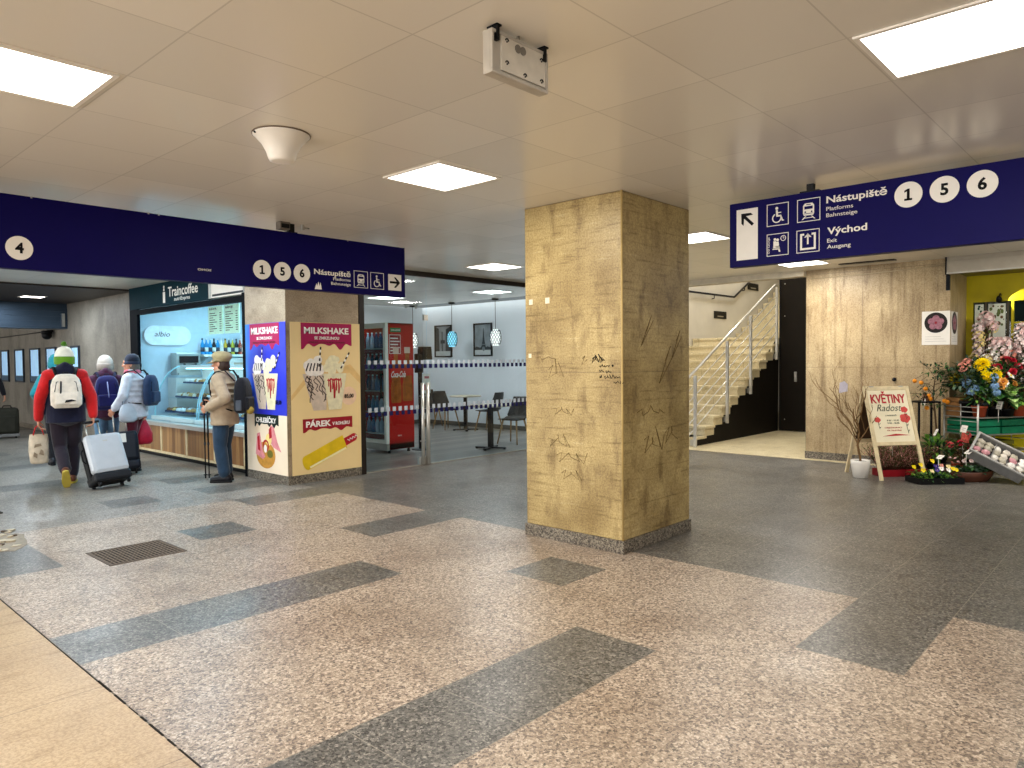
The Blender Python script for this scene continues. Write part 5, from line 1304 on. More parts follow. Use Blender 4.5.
# ---- black frame stand and citrus tree
t = thing('plant_stand', 'slim black square metal frame against the travertine pier behind the A-board', 'stand', (10.62, 2.42, 0), RAD(-50))
mb = MB()
for a in (-.13, .13):
    for b in (-.1, .1): obj('leg', MB().box(a - .011, a + .011, b - .011, b + .011, 0, .92), [M('black_metal')], t)
frame_rect(mb, -.141, .141, -.111, .111, .022, .90, .922); obj('top_frame', mb, [M('black_metal')], t)
t = thing('citrus_tree', 'thin stemmed citrus tree with small orange fruits beside the black frame', 'plant', (10.68, 2.30, 0)); rr = random.Random(61)
pot(t, .12, .2, BLK); mb = MB(); tr = [(0, 0, .15), (.01, .0, .5), (-.01, .02, .78), (.02, .05, 1.0), (.0, .02, 1.25)]
mb.tube(tr, [.013, .012, .011, .009, .006], 7); ends = []
for k in range(15):
    z = .78 + .035*k; b = Vector((0, .03, z)); d = Vector((rr.uniform(-.7, .2), rr.uniform(-.8, 1), rr.uniform(-.1, .8))).normalized(); l = rr.uniform(.16, .34)
    e = b + d*l; mb.tube([b, b + d*l*.5 + Vector((0, 0, .03)), e], .0035, 5); ends.append((b, e))
obj('branches', mb, [STEM], t); mb = MB()
for b, e in ends:
    for i in range(9): leaf(mb, b.lerp(e, rr.uniform(.4, 1.05)), rdir(rr, -.4), .065, .028, .3, rr.randrange(2))
for k in range(110):
    d = rdir(rr, -.3); leaf(mb, Vector((-.02, -.02, 1.27)) + d*.17*rr.random()**.5, rdir(rr, -.3), .06, .028, .3, rr.randrange(2))
obj('foliage', mb, [LEAF['dark'], LEAF['green']], t)
for k, (x, y, z) in enumerate(((-.06, .17, 1.16), (-.05, .25, 1.18), (-.05, .12, 1.08), (-.07, .06, .95), (-.06, -.10, .93), (-.05, -.13, .915), (-.06, .10, .83), (-.05, .08, .99))):
    f = obj('fruit', MB().ball((x, y, z), .028, 12, 8), [PET['citrus']], t); obj('twiglet', MB().tube([(x, y, z + .025), (x*.3, y*.6, z + .09)], .003, 5), [STEM], f)
mb = MB(); rr = random.Random(62)
for k in range(40): leaf(mb, Vector((-.10, .12, .97)) + rdir(rr, -.8)*.055*rr.random(), rdir(rr, -.8), .05, .03, .3, 0)
obj('dried_flower_bunch', mb, [LEAF['brown']], t)
card(t, (-.12, .13, .87), .085, .085, .1, .05, CA)
# ---- wire trolley
C0 = (10.50, 1.81); ANG = math.atan2(-.54, .84)
def tw(x, y, z=0.): return (C0[0] + x*cos(ANG) - y*sin(ANG), C0[1] + x*sin(ANG) + y*cos(ANG), z)
t = thing('wire_trolley', 'grey wire shelf trolley full of flowers beside the flower shop pier', 'trolley', (*C0, 0), ANG)
TWM = mat('trolley_wire', '#a7a59d', rough=.4, metal=.7)
for x in (0, .82):
    for y in (0, .50): obj('post', MB().tube([(x, y, .02), (x, y, .90)], .012, 8), [TWM], t)
for y in (0, .50):
    pass
mb = MB()
for z in (.86, .80, .68, .56, .44, .32):
    mb.tube([(0, 0, z), (0, .50, z)], .005, 6); mb.tube([(.82, 0, z), (.82, .50, z)], .005, 6)
for y in (.25,):
    mb.tube([(0, y, .06), (0, y, .90)], .005, 6); mb.tube([(.82, y, .06), (.82, y, .90)], .005, 6)
obj('side_wires', mb, [TWM], t)
for z in (.10, .31, .52, .735):
    mb = MB(); frame_rect(mb, 0, .82, 0, .50, .014, z - .012, z)
    for q in range(1, 12): mb.box(q*.068 - .003, q*.068 + .003, .01, .49, z - .01, z - .002)
    obj('shelf', mb, [TWM], t)
for x in (0, .82):
    for y in (0, .50): obj('caster', MB().lathe([(.02, 0), (.024, .01), (.02, .04)], 10, (x, y, 0)), [BLK], t)
def crate(nm, label, x, y, z, sx, sy, sz, m, grp=None, slats=3):
    t = thing(nm, label, 'crate', tw(x, y, z), ANG, grp)
    obj('bottom', MB().box(-sx/2, sx/2, -sy/2, sy/2, 0, .01), [m], t)
    for nm2, b in (('side', (-sx/2, sx/2, -sy/2, -sy/2 + .01)), ('side', (-sx/2, sx/2, sy/2 - .01, sy/2)), ('end', (-sx/2, -sx/2 + .01, -sy/2 + .01, sy/2 - .01)), ('end', (sx/2 - .01, sx/2, -sy/2 + .01, sy/2 - .01))):
        mb = MB()
        for q in range(slats): mb.box(*b, .01 + q*(sz - .01)/slats, .01 + (q + .82)*(sz - .01)/slats)
        obj(nm2, mb, [m], t)
    return t
GC = mat('crate_green', '#0f6b4a', rough=.45, var=.15)
crate('plant_crate', 'green plastic crate on the trolley shelf, left one', .20, .25, .522, .37, .44, .19, GC, 'green crates on the trolley', 2)
crate('plant_crate', 'green plastic crate on the trolley shelf, right one', .60, .25, .522, .37, .44, .19, GC, 'green crates on the trolley', 2)
crate('plant_crate', 'brown slatted wooden crate at the left end of the trolley top', .15, .39, .737, .26, .20, .24, mat('crate_wood', '#8a6238', rough=.7, var=.2), None, 4)
crate('plant_crate', 'olive yellow crate on the low trolley shelf', .38, .25, .312, .5, .4, .13, mat('crate_olive', '#55521c', rough=.5), None, 2)
# ---- plants on the trolley (own frame turned with it)
def on_top(nm, label, x, y, *a, **k): return leafy(nm, label, *tw(x, y, .737), *a, **k)
on_top('potted_plant', 'green plant in a terracotta pot at the front left of the trolley', .13, .10, TERRA, .085, .14, ('green', 'dark', 'lime'), (.15, .15, .14), 130, .11, .04, seed=71)
t = on_top('potted_plant', 'dark green pot plant behind the small white price card on the trolley', .34, .10, BLK, .07, .12, ('dark', 'green'), (.14, .14, .12), 110, .10, .04, seed=72)
card(t, (-.12, -.08, .10), .10, .10, .2, .16, CA)
t = on_top('caladium', 'large leaved white and green caladium at the right front of the trolley', .50, .05, BLK, .09, .10, ('pale', 'pale', 'lime', 'green'), (.20, .20, .15), 90, .16, .12, seed=73, droop=.75)
on_top('eucalyptus_bunch', 'loose dark grey-green foliage bunch at the left end of the trolley', .10, .25, BLK, .09, .20, ('dark', 'grey', 'olive', 'dark'), (.22, .27, .28), 560, .085, .042, (('frill', 'salmon', 2, .06, .5),), seed=74)
on_top('hydrangea', 'pale blue hydrangea bouquet in the middle of the trolley', .21, .14, mat('bucket_dark', '#2a2f33', rough=.4), .08, .18, ('green', 'dark'), (.17, .20, .20), 170, .10, .05, (('pom', 'blue', 7, .062, -.1),), seed=75, heart='blue')
on_top('chrysanthemum_bunch', 'bright yellow chrysanthemum bouquet above the blue hydrangeas', .30, .30, BLK, .09, .24, ('green', 'dark', 'dark'), (.20, .22, .28), 240, .11, .045, (('mum', 'yellow', 11, .075, .0),), seed=76)
on_top('lily_bunch', 'orange and cream blossom bouquet right of the yellow chrysanthemums', .42, .11, BLK, .08, .24, ('green', 'olive', 'dark'), (.17, .17, .20), 150, .10, .04, (('rose', 'orange', 5, .055, -.1), ('daisy', 'white', 6, .06, .0), ('rose', 'cream', 4, .05, .1)), seed=77)
on_top('rose_bunch', 'red rose bouquet at the right of the trolley', .66, .18, BLK, .08, .26, ('dark', 'green', 'brown'), (.20, .20, .26), 240, .10, .045, (('rose', 'red', 9, .05, -.1), ('frill', 'red', 3, .05, .0)), seed=78)
t = on_top('potted_plant', 'brownish red leaved pot at the right edge of the trolley', .70, .04, TERRA, .09, .16, ('brown', 'dark'), (.14, .14, .13), 120, .09, .045, (('daisy', 'blush', 4, .03, .0),), seed=79)
# ---- bench with tall vases behind the trolley
t = thing('flower_bench', 'dark slatted bench behind the trolley carrying tall blossom vases', 'bench', (11.66, 1.45, 0))
obj('top', MB().box(-.18, .18, -.9, .70, .82, .86), [M('dark_panel')], t)
for a in (-.14, .14):
    for b in (-.85, .65): obj('leg', MB().box(a - .025, a + .025, b - .025, b + .025, 0, .82), [M('dark_panel')], t)
def tall(nm, label, x, y, hues, n, rad, h, seed, extra=('green', 'olive'), nl=120):
    t = thing(nm, label, 'bouquet', (x, y, .86), group=None); rr = random.Random(seed)
    obj('vase', MB().lathe([(.07, 0), (.09, .10), (.07, .22), (.085, .28), (.075, .28), (.06, .22)], 20), [mat('vase_zinc', '#7d8484', rough=.4, metal=.4)], t)
    mb = MB(); tips = []
    for q in range(n):
        d = rdir(rr, -.6); tip = Vector((d.x*rad[0], d.y*rad[1], h + d.z*rad[2])); tips.append(tip)
        mb.tube([(0, 0, .15), (tip.x*.35, tip.y*.35, h*.6), tip], .004, 5, len(extra))
    bush(mb, (0, 0, h - rad[2]*.4), (rad[0]*1.0, rad[1]*1.0, rad[2]*1.0), nl, .09, .04, rr, len(extra))
    obj('stems', mb, [LEAF[k] for k in extra] + [STEM], t)
    for q, tip in enumerate(tips): bloom(t, 'frill', hues[q % len(hues)], tip, rr.uniform(.055, .085), Vector((-.5, -.2, .6)))
    return t
tall('cherry_blossom', 'tall pink cherry blossom bunch before the yellow window post', 11.62, 1.92, ('pink', 'pink', 'blush', 'cream'), 40, (.11, .11, .36), .83, 81, ('olive', 'lime'), 30)
tall('cherry_blossom', 'white and blush blossom bunch in the middle of the shop window', 11.62, 1.74, ('blush', 'white', 'blush', 'pink'), 34, (.12, .12, .17), .68, 82, ('olive', 'lime', 'green'), 60)
tall('cherry_blossom', 'white and pink peony bunch at the right edge of the photo', 11.60, 1.42, ('blush', 'white', 'pink'), 34, (.15, .15, .27), .80, 83, ('green', 'dark'), 110)
tall('filler_bunch', 'yellow-green filler bunch between pink blossoms and yellow chrysanthemums', 11.56, 1.86, ('cream', 'white', 'cream', 'yellow'), 22, (.18, .24, .14), .55, 84, ('lime', 'olive', 'green'), 220)
tall('filler_bunch', 'mixed pale blossom bunch behind the red roses', 11.56, 1.58, ('white', 'blush', 'salmon'), 18, (.18, .22, .16), .50, 85, ('green', 'dark', 'olive'), 200)
# ---- tilted grey crate of packets
sl_ = RAD(31); CM = Matrix.Translation((10.16, 1.34, .01)) @ Matrix.Rotation(RAD(-4), 4, 'Z') @ Matrix.Rotation(RAD(-24), 4, 'Y') @ Matrix.Rotation(sl_, 4, 'X')
t = thing('plastic_crate', 'grey plastic crate of white packets tilted against the trolley', 'crate', mx=CM)
GP = M('grey_plastic'); LX, LY = .42, .60
obj('base', MB().box(0, LX, 0, LY, 0, .012), [GP], t)
for nm2, (a, b, c, d) in (('side', (0, .012, 0, LY)), ('side', (LX - .012, LX, 0, LY)), ('end', (.012, LX - .012, 0, .012)), ('end', (.012, LX - .012, LY - .012, LY))):
    o = obj(nm2, MB().box(a, b, c, d, .012, .125), [GP], t)
    mb = MB()
    if nm2 == 'side':
        for q in range(6): mb.box(a - .006, b + .006, q*LY/6 + .045, q*LY/6 + .052, .012, .12)
    else:
        for q in range(3): mb.box(q*LX/3 + .06, q*LX/3 + .067, c - .006, d + .006, .012, .12)
    obj('ribs', mb, [GP], o)
mb = MB(); frame_rect(mb, -.012, LX + .012, -.012, LY + .012, .026, .122, .136); obj('rim', mb, [mat('crate_rim', '#a09e99', rough=.5)], t)
obj('divider', MB().box(.012, LX - .012, LY*.62, LY*.62 + .01, .012, .10), [GP], t)
rr = random.Random(91); PK = [mat('packet_%d' % k, c, rough=.3, var=.12, scale=30) for k, c in enumerate(('#e8e2d6', '#d9cfc0', '#efeae2', '#c98f95', '#b5ad9a'))]
pos = ['first', 'second', 'third', 'fourth', 'fifth', 'sixth']
for a in range(4):
    for b in range(6):
        p = CM @ Vector((.065 + a*.095 + rr.uniform(-.01, .01), .06 + b*.094 + rr.uniform(-.01, .01), .07))
        o = bpy.data.objects.new('seed_packet', None)
        mb = MB(); c = rr.randrange(6)
        mb.ball((0, 0, 0), (.052, .045, .028), 10, 7)
        for v in range(len(mb.v)): x_, y_, z_ = mb.v[v]; mb.v[v] = (x_ + .008*sin(y_*160 + a), y_ + .006*sin(x_*150 + b), z_ + .006*sin(x_*140 + y_*120))
        bpy.data.objects.remove(o)
        o = obj('flower_packet', mb, [PK[c % 5]]); o.matrix_basis = Matrix.Translation(p) @ Matrix.Rotation(RAD(-24), 4, 'Y') @ Matrix.Rotation(sl_, 4, 'X') @ Matrix.Rotation(rr.uniform(-1, 1), 4, 'Z')
        tag(o, 'clear packet in the tilted crate, %s row from the low end, %s across' % (pos[b], pos[a]), 'packet', 'packets in the grey crate')

# ------------------------------------------------------------------ people
SKIN = mat('skin', '#c98f72', rough=.55, var=.06); EYEW = mat('eye_white', '#efe9e2', rough=.3); EYED = mat('eye_dark', '#2a1c14', rough=.2)
def V(*a): return Vector(a)
def cloth(key, hx, bump=.35): return mat('cloth_' + key, hx, rough=.85, var=.14, scale=14, bump=bump, bscale=28, spec=.2, sheen=.2)
def hand(mb, wrist, d, n, side, curl=.6, s=1.):
    """palm and five fingers; d: along the forearm, n: palm normal, side: direction of the thumb"""
    d = d.normalized(); n = (n - d*n.dot(d)).normalized(); t = d.cross(n).normalized()
    if t.dot(side) < 0: t = -t
    mb.chain([wrist - d*.03, wrist + d*.02], [.027*s, .028*s], 10)
    for k in (-1.5, -.5, .5, 1.5): mb.chain([wrist + d*.015*s + t*k*.008, wrist + d*.085*s + t*k*.0195*s], [.0165*s, .0145*s], 8)
    for k, l in ((1.5, .066), (.5, .078), (-.5, .074), (-1.5, .056)):
        p = wrist + d*.088*s + t*k*.0200*s; e = d; pts = [p]
        for seg, f in enumerate((.45, .32, .23)):
            a = curl*(.55, .95, .75)[seg]; e = (e*cos(a) + n*sin(a)).normalized(); pts.append(pts[-1] + e*l*f*s*1.25)
        mb.chain(pts, [.0098*s, .0094*s, .0088*s, .0078*s], 8)
    p = wrist + d*.028*s + t*.026*s; e = (d*.62 + t*.72 + n*.30).normalized()
    q = p + e*.042*s; e2 = (d*.85 + t*.20 + n*(.25 + curl*.5)).normalized(); r = q + e2*.032*s
    mb.chain([p, q, r, r + e2*.02*s], [.0135*s, .0115*s, .0105*s, .009*s], 8)
def ell(mb, c, r, n=14, v=9): mb.ball(c, r, n, v)
def person(label, loc, heading, H, P, wear, group=None):
    """body as one continuous surface in its own frame: x right, y forward, z up.  P: joints (metres at 1.70 m)"""
    k = H/1.70; rot = heading
    def S(p): return V(*p)*k
    J = dict(hip=.09, headturn=0., headtilt=0., lean=0.)
    J.update(P)
    nk = V(0, J['lean'], 1.43); hd = V(0, J['lean'] + .025, 1.575)
    HT = Matrix.Translation(hd*k) @ Matrix.Rotation(J['headturn'], 4, 'Z') @ Matrix.Rotation(J['headtilt'], 4, 'X') @ Matrix.Scale(k*1.09, 4)
    mb = MB()
    ell(mb, S((0, -.005, .94)), (.165*k, .115*k, .12*k)); ell(mb, S((0, J['lean']*.4, 1.12)), (.145*k, .10*k, .15*k)); ell(mb, S((0, J['lean']*.8 - .005, 1.29)), (.172*k, .115*k, .17*k))
    SH = {}
    for s in (-1, 1):
        sh = V(s*.175, J['lean']*.95 - .01, 1.375); SH[s] = sh
    mb.chain([S(SH[-1]), S((0, J['lean'] - .01, 1.40)), S(SH[1])], [.062*k, .075*k, .062*k], 12)
    mb.chain([S(nk - V(0, .0, .03)), S(nk + V(0, .015, .09))], [.060*k, .054*k], 12)
    for c, r in (((0, -.008, .03), (.074, .092, .088)), ((0, .025, -.045), (.058, .066, .066)), ((0, .055, -.085), (.036, .034, .026)), ((0, .082, .048), (.055, .02, .018)),
                 ((0, .094, .01), (.012, .018, .030)), ((0, .106, -.012), (.0145, .017, .013)), ((.022, .081, -.01), (.02, .015, .016)), ((-.022, .081, -.01), (.02, .015, .016)),
                 ((0, .086, -.048), (.025, .012, .008)), ((0, .085, -.059), (.022, .012, .008)), ((.077, -.008, .0), (.010, .022, .031)), ((-.077, -.008, .0), (.010, .022, .031))):
        mb.ball(c, r, 14, 9, 0, HT)
    arm = {}
    for s, nm in ((-1, 'l'), (1, 'r')):
        e, w = S(J['elbow_' + nm]), S(J['wrist_' + nm]); sh = S(SH[s])
        arm[nm] = (sh, e, w)
        mb.chain([sh, sh.lerp(e, .5), e, e.lerp(w, .4), w], [.056*k, .047*k, .040*k, .038*k, .027*k], 12)
        hand(mb, w, J.get('hand_d_' + nm, (w - e)), J.get('hand_n_' + nm, V(-s, .2, 0)), J.get('thumb_' + nm, V(0, 1, .2)), J.get('curl_' + nm, .5), k)
        kn, an = S(J['knee_' + nm]), S(J['ankle_' + nm]); hp = S((s*J['hip'], 0, .90)); arm['leg_' + nm] = (hp, kn, an)
        mb.chain([hp, hp.lerp(kn, .5), kn, kn.lerp(an, .35), an], [.088*k, .074*k, .055*k, .054*k, .037*k], 12)
        fd = J.get('foot_' + nm, V(s*.12, 1, 0)); fd = fd.normalized(); up = J.get('sole_up_' + nm, V(0, 0, 1))
        mb.chain([an - fd*.045*k - up*.045*k, an + fd*.06*k - up*.05*k, an + fd*.155*k - up*.058*k], [.036*k, .038*k, .028*k], 10)
        arm['foot_' + nm] = (an, fd, up)
    o = obj('person', bake(mb, 'person', [SKIN], .0088*k, 3))
    o.location = loc; o.rotation_euler = (0, 0, rot); tag(o, label, 'person', group)
    for s in (-1, 1):
        e = obj('eye', MB().ball((s*.026, .083, .008), (.0115, .009, .0095), 12, 8, 0, HT).ball((s*.026, .0895, .008), (.005, .004, .005), 10, 6, 1, HT), [EYEW, EYED], o)
    # trousers
    t = MB(); lw = wear.get('leg', 1.0)
    ell(t, S((0, -.005, .93)), (.178*k, .128*k, .12*k))
    for nm in 'lr':
        hp, kn, an = arm['leg_' + nm]
        t.chain([hp, hp.lerp(kn, .5), kn, kn.lerp(an, .45), kn.lerp(an, .93)], [.101*k, .090*k*lw, .073*k*lw, .070*k*lw, .062*k*lw], 12)
        if wear.get('folds', True):
            for q in range(3): t.ball(kn.lerp(an, .70 + .09*q), (.071*k*lw, .071*k*lw, .018*k), 12, 6)
    obj('trousers', bake(t, 'trousers', [wear['trousers']], .013, 2), None, o)
    # shoes
    for nm in 'lr':
        an, fd, up = arm['foot_' + nm]; m = wear['shoe']
        sh_ = MB(); sh_.chain([an + up*.02*k, an - fd*.045*k - up*.035*k], [.048*k, .044*k], 10); sh_.chain([an - fd*.05*k - up*.045*k, an + fd*.06*k - up*.045*k, an + fd*.16*k - up*.055*k], [.044*k, .048*k, .037*k], 12)
        s1 = obj('shoe', bake(sh_, 'shoe', [m], .010, 2), None, o)
        sd = fd.cross(up).normalized(); R = Matrix(((sd.x, fd.x, up.x, an.x), (sd.y, fd.y, up.y, an.y), (sd.z, fd.z, up.z, an.z), (0, 0, 0, 1)))
        prof = [(-.033, -.085), (-.046, .02), (-.05, .10), (-.035, .185), (0, .20), (.035, .185), (.05, .10), (.046, .02), (.033, -.085), (0, -.098)]
        obj('sole', MB().prism([(x*k, y*k) for x, y in prof], -.098*k, -.072*k, 0, R), [wear['sole']], s1, bevel=.004)
    # jacket
    j = MB(); th = wear.get('thick', .035); hem = wear.get('hem', .80)
    ell(j, S((0, -.005, (hem + 1.02)/2)), ((.165 + th)*k, (.118 + th)*k, (1.06 - hem)*.62*k)); ell(j, S((0, J['lean']*.4, 1.10)), ((.158 + th)*k, (.112 + th)*k, .20*k)); ell(j, S((0, J['lean']*.8 - .005, 1.28)), ((.165 + th)*k, (.115 + th)*k, .185*k))
    j.tube([S((0, -.005, hem)), S((0, 0, 1.05))], [(.168 + th)*k, (.160 + th)*k], 20, flat=(.118 + th)/(.168 + th)); 
    j.chain([S(SH[-1]), S((0, J['lean'] - .01, 1.395)), S(SH[1])], [(.058 + th*.5)*k, (.085 + th*.4)*k, (.058 + th*.5)*k], 12)
    if wear.get('collar', True): j.tube([S(nk + V(0, .0, -.04)), S(nk + V(0, .008, .04)), S(nk + V(0, .012, .085))], [.105*k, .090*k, .084*k], 14)
    for nm in 'lr':
        sh, e, w = arm[nm]
        j.chain([sh, sh.lerp(e, .5), e, e.lerp(w, .5), e.lerp(w, .96)], [(.056 + th*.5)*k, (.050 + th*.45)*k, (.044 + th*.4)*k, (.041 + th*.35)*k, (.033 + th*.3)*k], 12)
        if wear.get('quilt'):
            for q in range(5): j.ball(sh.lerp(e, .25 + q*.17), ((.053 + th*.5)*k,)*3, 12, 6); j.ball(e.lerp(w, .1 + q*.18), ((.045 + th*.4)*k,)*3, 12, 6)
    if wear.get('quilt'):
        for q in range(8): ell(j, S((0, -.003, hem + .03 + q*.075)), ((.172 + th)*k, (.124 + th)*k, .032*k), 18, 6)
    if wear.get('hood'): ell(j, S(nk + V(0, -.085, .02)), (.125*k, .075*k, .10*k)); j.chain([S(nk + V(-.10, -.02, .03)), S(nk + V(0, -.10, .085)), S(nk + V(.10, -.02, .03))], [.045*k, .055*k, .045*k], 10)
    jo = obj('jacket', bake(j, 'jacket', [wear['jacket']], .012, 2 if wear.get('quilt') else 3), None, o)
    if wear.get('sleeve'):      # sleeves of another colour
        for nm in 'lr':
            sh, e, w = arm[nm]; sl = MB(); a = sh.lerp(e, .0)
            sl.chain([a, a.lerp(e, .5), e, e.lerp(w, .5), e.lerp(w, .94)], [(.058 + th*.52)*k, (.052 + th*.5)*k, (.046 + th*.45)*k, (.043 + th*.4)*k, (.035 + th*.36)*k], 12)
            obj('sleeve', bake(sl, 'sleeve', [wear['sleeve']], .012, 2), None, jo)
        y = MB(); y.chain([S(SH[-1]) + V(0, -.02, .02), S((0, J['lean'] - .055, 1.41)), S(SH[1]) + V(0, -.02, .02)], [(.054 + th*.55)*k, (.066 + th*.6)*k, (.054 + th*.55)*k], 12)
        obj('yoke', bake(y, 'yoke', [wear['sleeve']], .012, 2), None, jo)
    # hair and headgear
    if 'hair' in wear:
        h = MB()
        for c, r in (((0, -.022, .035), (.083, .088, .088)), ((0, -.055, -.03), (.070, .055, .07)), ((.058, -.035, -.02), (.028, .05, .06)), ((-.058, -.035, -.02), (.028, .05, .06))): h.ball(c, r, 14, 9, 0, HT)
        obj('hair', bake(h, 'hair', [wear['hair']], .009, 2), None, o)
    hat = wear.get('hat')
    if hat == 'beanie':
        b = obj('knit_hat', MB().lathe([(.095, .0), (.101, .02), (.100, .06), (.090, .10), (.062, .145), (.02, .165)], 26, (0, -.012, .012), 0, HT), [wear['hat_m']], o)
        obj('hat_band', MB().lathe([(.098, -.045), (.105, -.035), (.107, .035), (.099, .05)], 26, (0, -.012, .010), 0, HT), [wear['band_m']], b)
        if 'stripe_m' in wear: obj('hat_stripe', MB().lathe([(.0985, .062), (.1035, .07), (.0995, .085), (.094, .092)], 26, (0, -.012, .022), 0, HT), [wear['stripe_m']], b)
        if 'pom_m' in wear:
            pm = MB(); rr = random.Random(2)
            for q in range(26):
                d = rdir(rr, -.6); pm.ball(V(0, -.012, .205) + d*.02, .013, 8, 5, 0, HT)
            obj('pompom', pm, [wear['pom_m']], b)
    elif hat == 'cap':
        b = obj('flat_cap', MB().lathe([(.092, -.01), (.104, .015), (.120, .045), (.118, .065), (.098, .092), (.05, .11), (.01, .115)], 26, (0, -.012, .052), 0, HT @ Matrix.Rotation(RAD(6), 4, 'X')), [wear['hat_m']], o)
        vs = []; 
        for q in range(13):
            a = pi*(.08 + .84*q/12); vs += [(.10*cos(a), .10*sin(a)*.95 - .012, .048), (.115*cos(a), .03 + .145*sin(a), .030 - .004*sin(a)), (.112*cos(a), .03 + .142*sin(a), .022), (.10*cos(a), .10*sin(a)*.95 - .012, .036)]
        fs = []
        for q in range(12):
            for m_ in range(4): fs.append((4*q + m_, 4*q + (m_+1) % 4, 4*q + 4 + (m_+1) % 4, 4*q + 4 + m_))
        obj('peak', MB().add(vs, fs + [(3, 2, 1, 0), (48, 49, 50, 51)], 0, True, HT), [wear['hat_m']], b)
        obj('cap_band', MB().lathe([(.093, -.016), (.099, -.008), (.104, .012), (.099, .02)], 26, (0, -.012, .048), 0, HT), [wear['band_m']], b)
    elif hat == 'bandana':
        b = obj('head_scarf', MB().lathe([(.092, -.012), (.096, .02), (.092, .06), (.07, .10), (.03, .122)], 26, (0, -.012, .035), 0, HT), [wear['hat_m']], o)
        obj('knot', MB().ball((0, -.10, .03), (.03, .025, .025), 12, 8, 0, HT).ball((.02, -.115, .0), (.015, .012, .035), 10, 6, 0, HT), [wear['hat_m']], b)
        obj('scarf_band', MB().lathe([(.095, -.02), (.101, -.012), (.101, .014), (.095, .02)], 26, (0, -.012, .03), 0, HT), [wear['band_m']], b)
    if 'scarf' in wear:
        s = MB()
        for q in range(14): a = 2*pi*q/14; s.ball(S(nk + V(.085*cos(a), .012 + .085*sin(a), .035 + .012*sin(3*a))), .036*k, 10, 7)
        obj('neck_scarf', bake(s, 'neck_scarf', [wear['scarf']], .011, 2), None, o)
    o['_k'] = k
    return o, arm
def wp(o, p):  # a point of the person's own frame, in the world
    c, s = cos(o.rotation_euler.z), sin(o.rotation_euler.z); return V(o.location.x + p[0]*c - p[1]*s, o.location.y + p[0]*s + p[1]*c, o.location.z + p[2])
def backpack(label, o, k, w, h, d, main, trim, zc=1.19, y0=-.155, pocket=True, extra=None):
    t = thing('backpack', label, 'backpack', tuple(wp(o, (0, 0, 0))), o.rotation_euler.z); S = lambda *p: V(*p)*k
    b = MB(); n = 9
    prof = [(-h/2, .75, .70), (-h/2 + .04, .98, .92), (-h*.15, 1.0, 1.0), (h*.18, .95, .95), (h*.36, .82, .80), (h*.47, .60, .55), (h*.5, .30, .25)]
    vs = []; fs = []; m = 20
    for z, sw_, sd in prof:
        for q in range(m):
            a = 2*pi*q/m; ca, sa = cos(a), sin(a); e = .55
            vs.append((w/2*sw_*abs(ca)**e*(1 if ca >= 0 else -1)*k, (y0 - d/2 + d/2*sd*abs(sa)**e*(1 if sa >= 0 else -1))*k, (zc + z)*k))
    for i in range(len(prof) - 1):
        for q in range(m): fs.append((i*m + q, i*m + (q+1) % m, (i+1)*m + (q+1) % m, (i+1)*m + q))
    fs += [tuple(range(m-1, -1, -1)), tuple(range((len(prof)-1)*m, len(prof)*m))]
    obj('bag', b.add(vs, fs, 0, True), [main], t)
    if pocket:
        pz = zc - h*.20
        obj('pocket', MB().box(-w*.36*k, w*.36*k, (y0 - d - .025)*k, (y0 - d + .04)*k, (pz - h*.20)*k, (pz + h*.16)*k), [main], t, bevel=.02)
    obj('zip', MB().tube([S(-w*.40*.9, y0 - d*.93, zc - h*.02), S(-w*.30, y0 - d*.90, zc + h*.26), S(0, y0 - d*.84, zc + h*.34), S(w*.30, y0 - d*.90, zc + h*.26), S(w*.40*.9, y0 - d*.93, zc - h*.02)], .006, 6), [trim], t)
    obj('grab_loop', MB().tube([S(-.03, y0 - .03, zc + h*.46), S(-.025, y0 - .02, zc + h*.55), S(.025, y0 - .02, zc + h*.55), S(.03, y0 - .03, zc + h*.46)], .007, 6), [trim], t)
    for s in (-1, 1):
        obj('shoulder_strap', MB().tube([S(s*.09, y0 - .02, zc + h*.40), S(s*.125, -.07, 1.50), S(s*.14, .05, 1.475), S(s*.145, .135, 1.36), S(s*.155, .11, 1.18), S(s*.185, -.02, 1.02), S(s*.13, y0 + .0, zc - h*.42)], .020*k, 8, flat=.45), [trim], t)
    if extra: extra(t, S)
    return t
DKN = cloth('navy', '#12142c'); BLKC = cloth('black', '#141318')
# man in tan jacket, in profile before the kiosk, poles in his right hand, left hand at the pocket
P = dict(elbow_l=(-.27, -.14, 1.13), wrist_l=(-.215, .135, 1.00), elbow_r=(.235, .01, 1.10), wrist_r=(.16, .245, 1.03), knee_l=(-.085, .03, .49), ankle_l=(-.095, -.03, .098), knee_r=(.09, .05, .49), ankle_r=(.10, .03, .098),
         hand_d_l=V(.45, .8, -.35), hand_n_l=V(.8, -.3, .2), thumb_l=V(0, .3, 1), curl_l=.55, hand_d_r=V(-.1, .9, .05), hand_n_r=V(-.9, 0, -.1), thumb_r=V(0, 0, 1), curl_r=1.25, lean=.012, headtilt=-.05)
TAN = cloth('tan', '#a58f74'); HD = math.atan2(.736, -.677) - pi/2 - .06
o, a = person('man in tan jacket and flat cap standing in profile before the kiosk, holding two poles', (4.26, 8.86, 0), HD, 1.60, P,
              dict(jacket=TAN, trousers=cloth('jeans', '#1f3448'), shoe=mat('shoe_black', '#17161a', rough=.4), sole=mat('sole_dark', '#0f0f11', rough=.6), hair=mat('hair_brown', '#3a2a20', rough=.7), hat='cap', hat_m=cloth('cap', '#a3936b', .2), band_m=cloth('cap_band', '#8d7e5a'), thick=.055, hem=.77, quilt=True, leg=1.2))
km = o['_k']; MAN = o
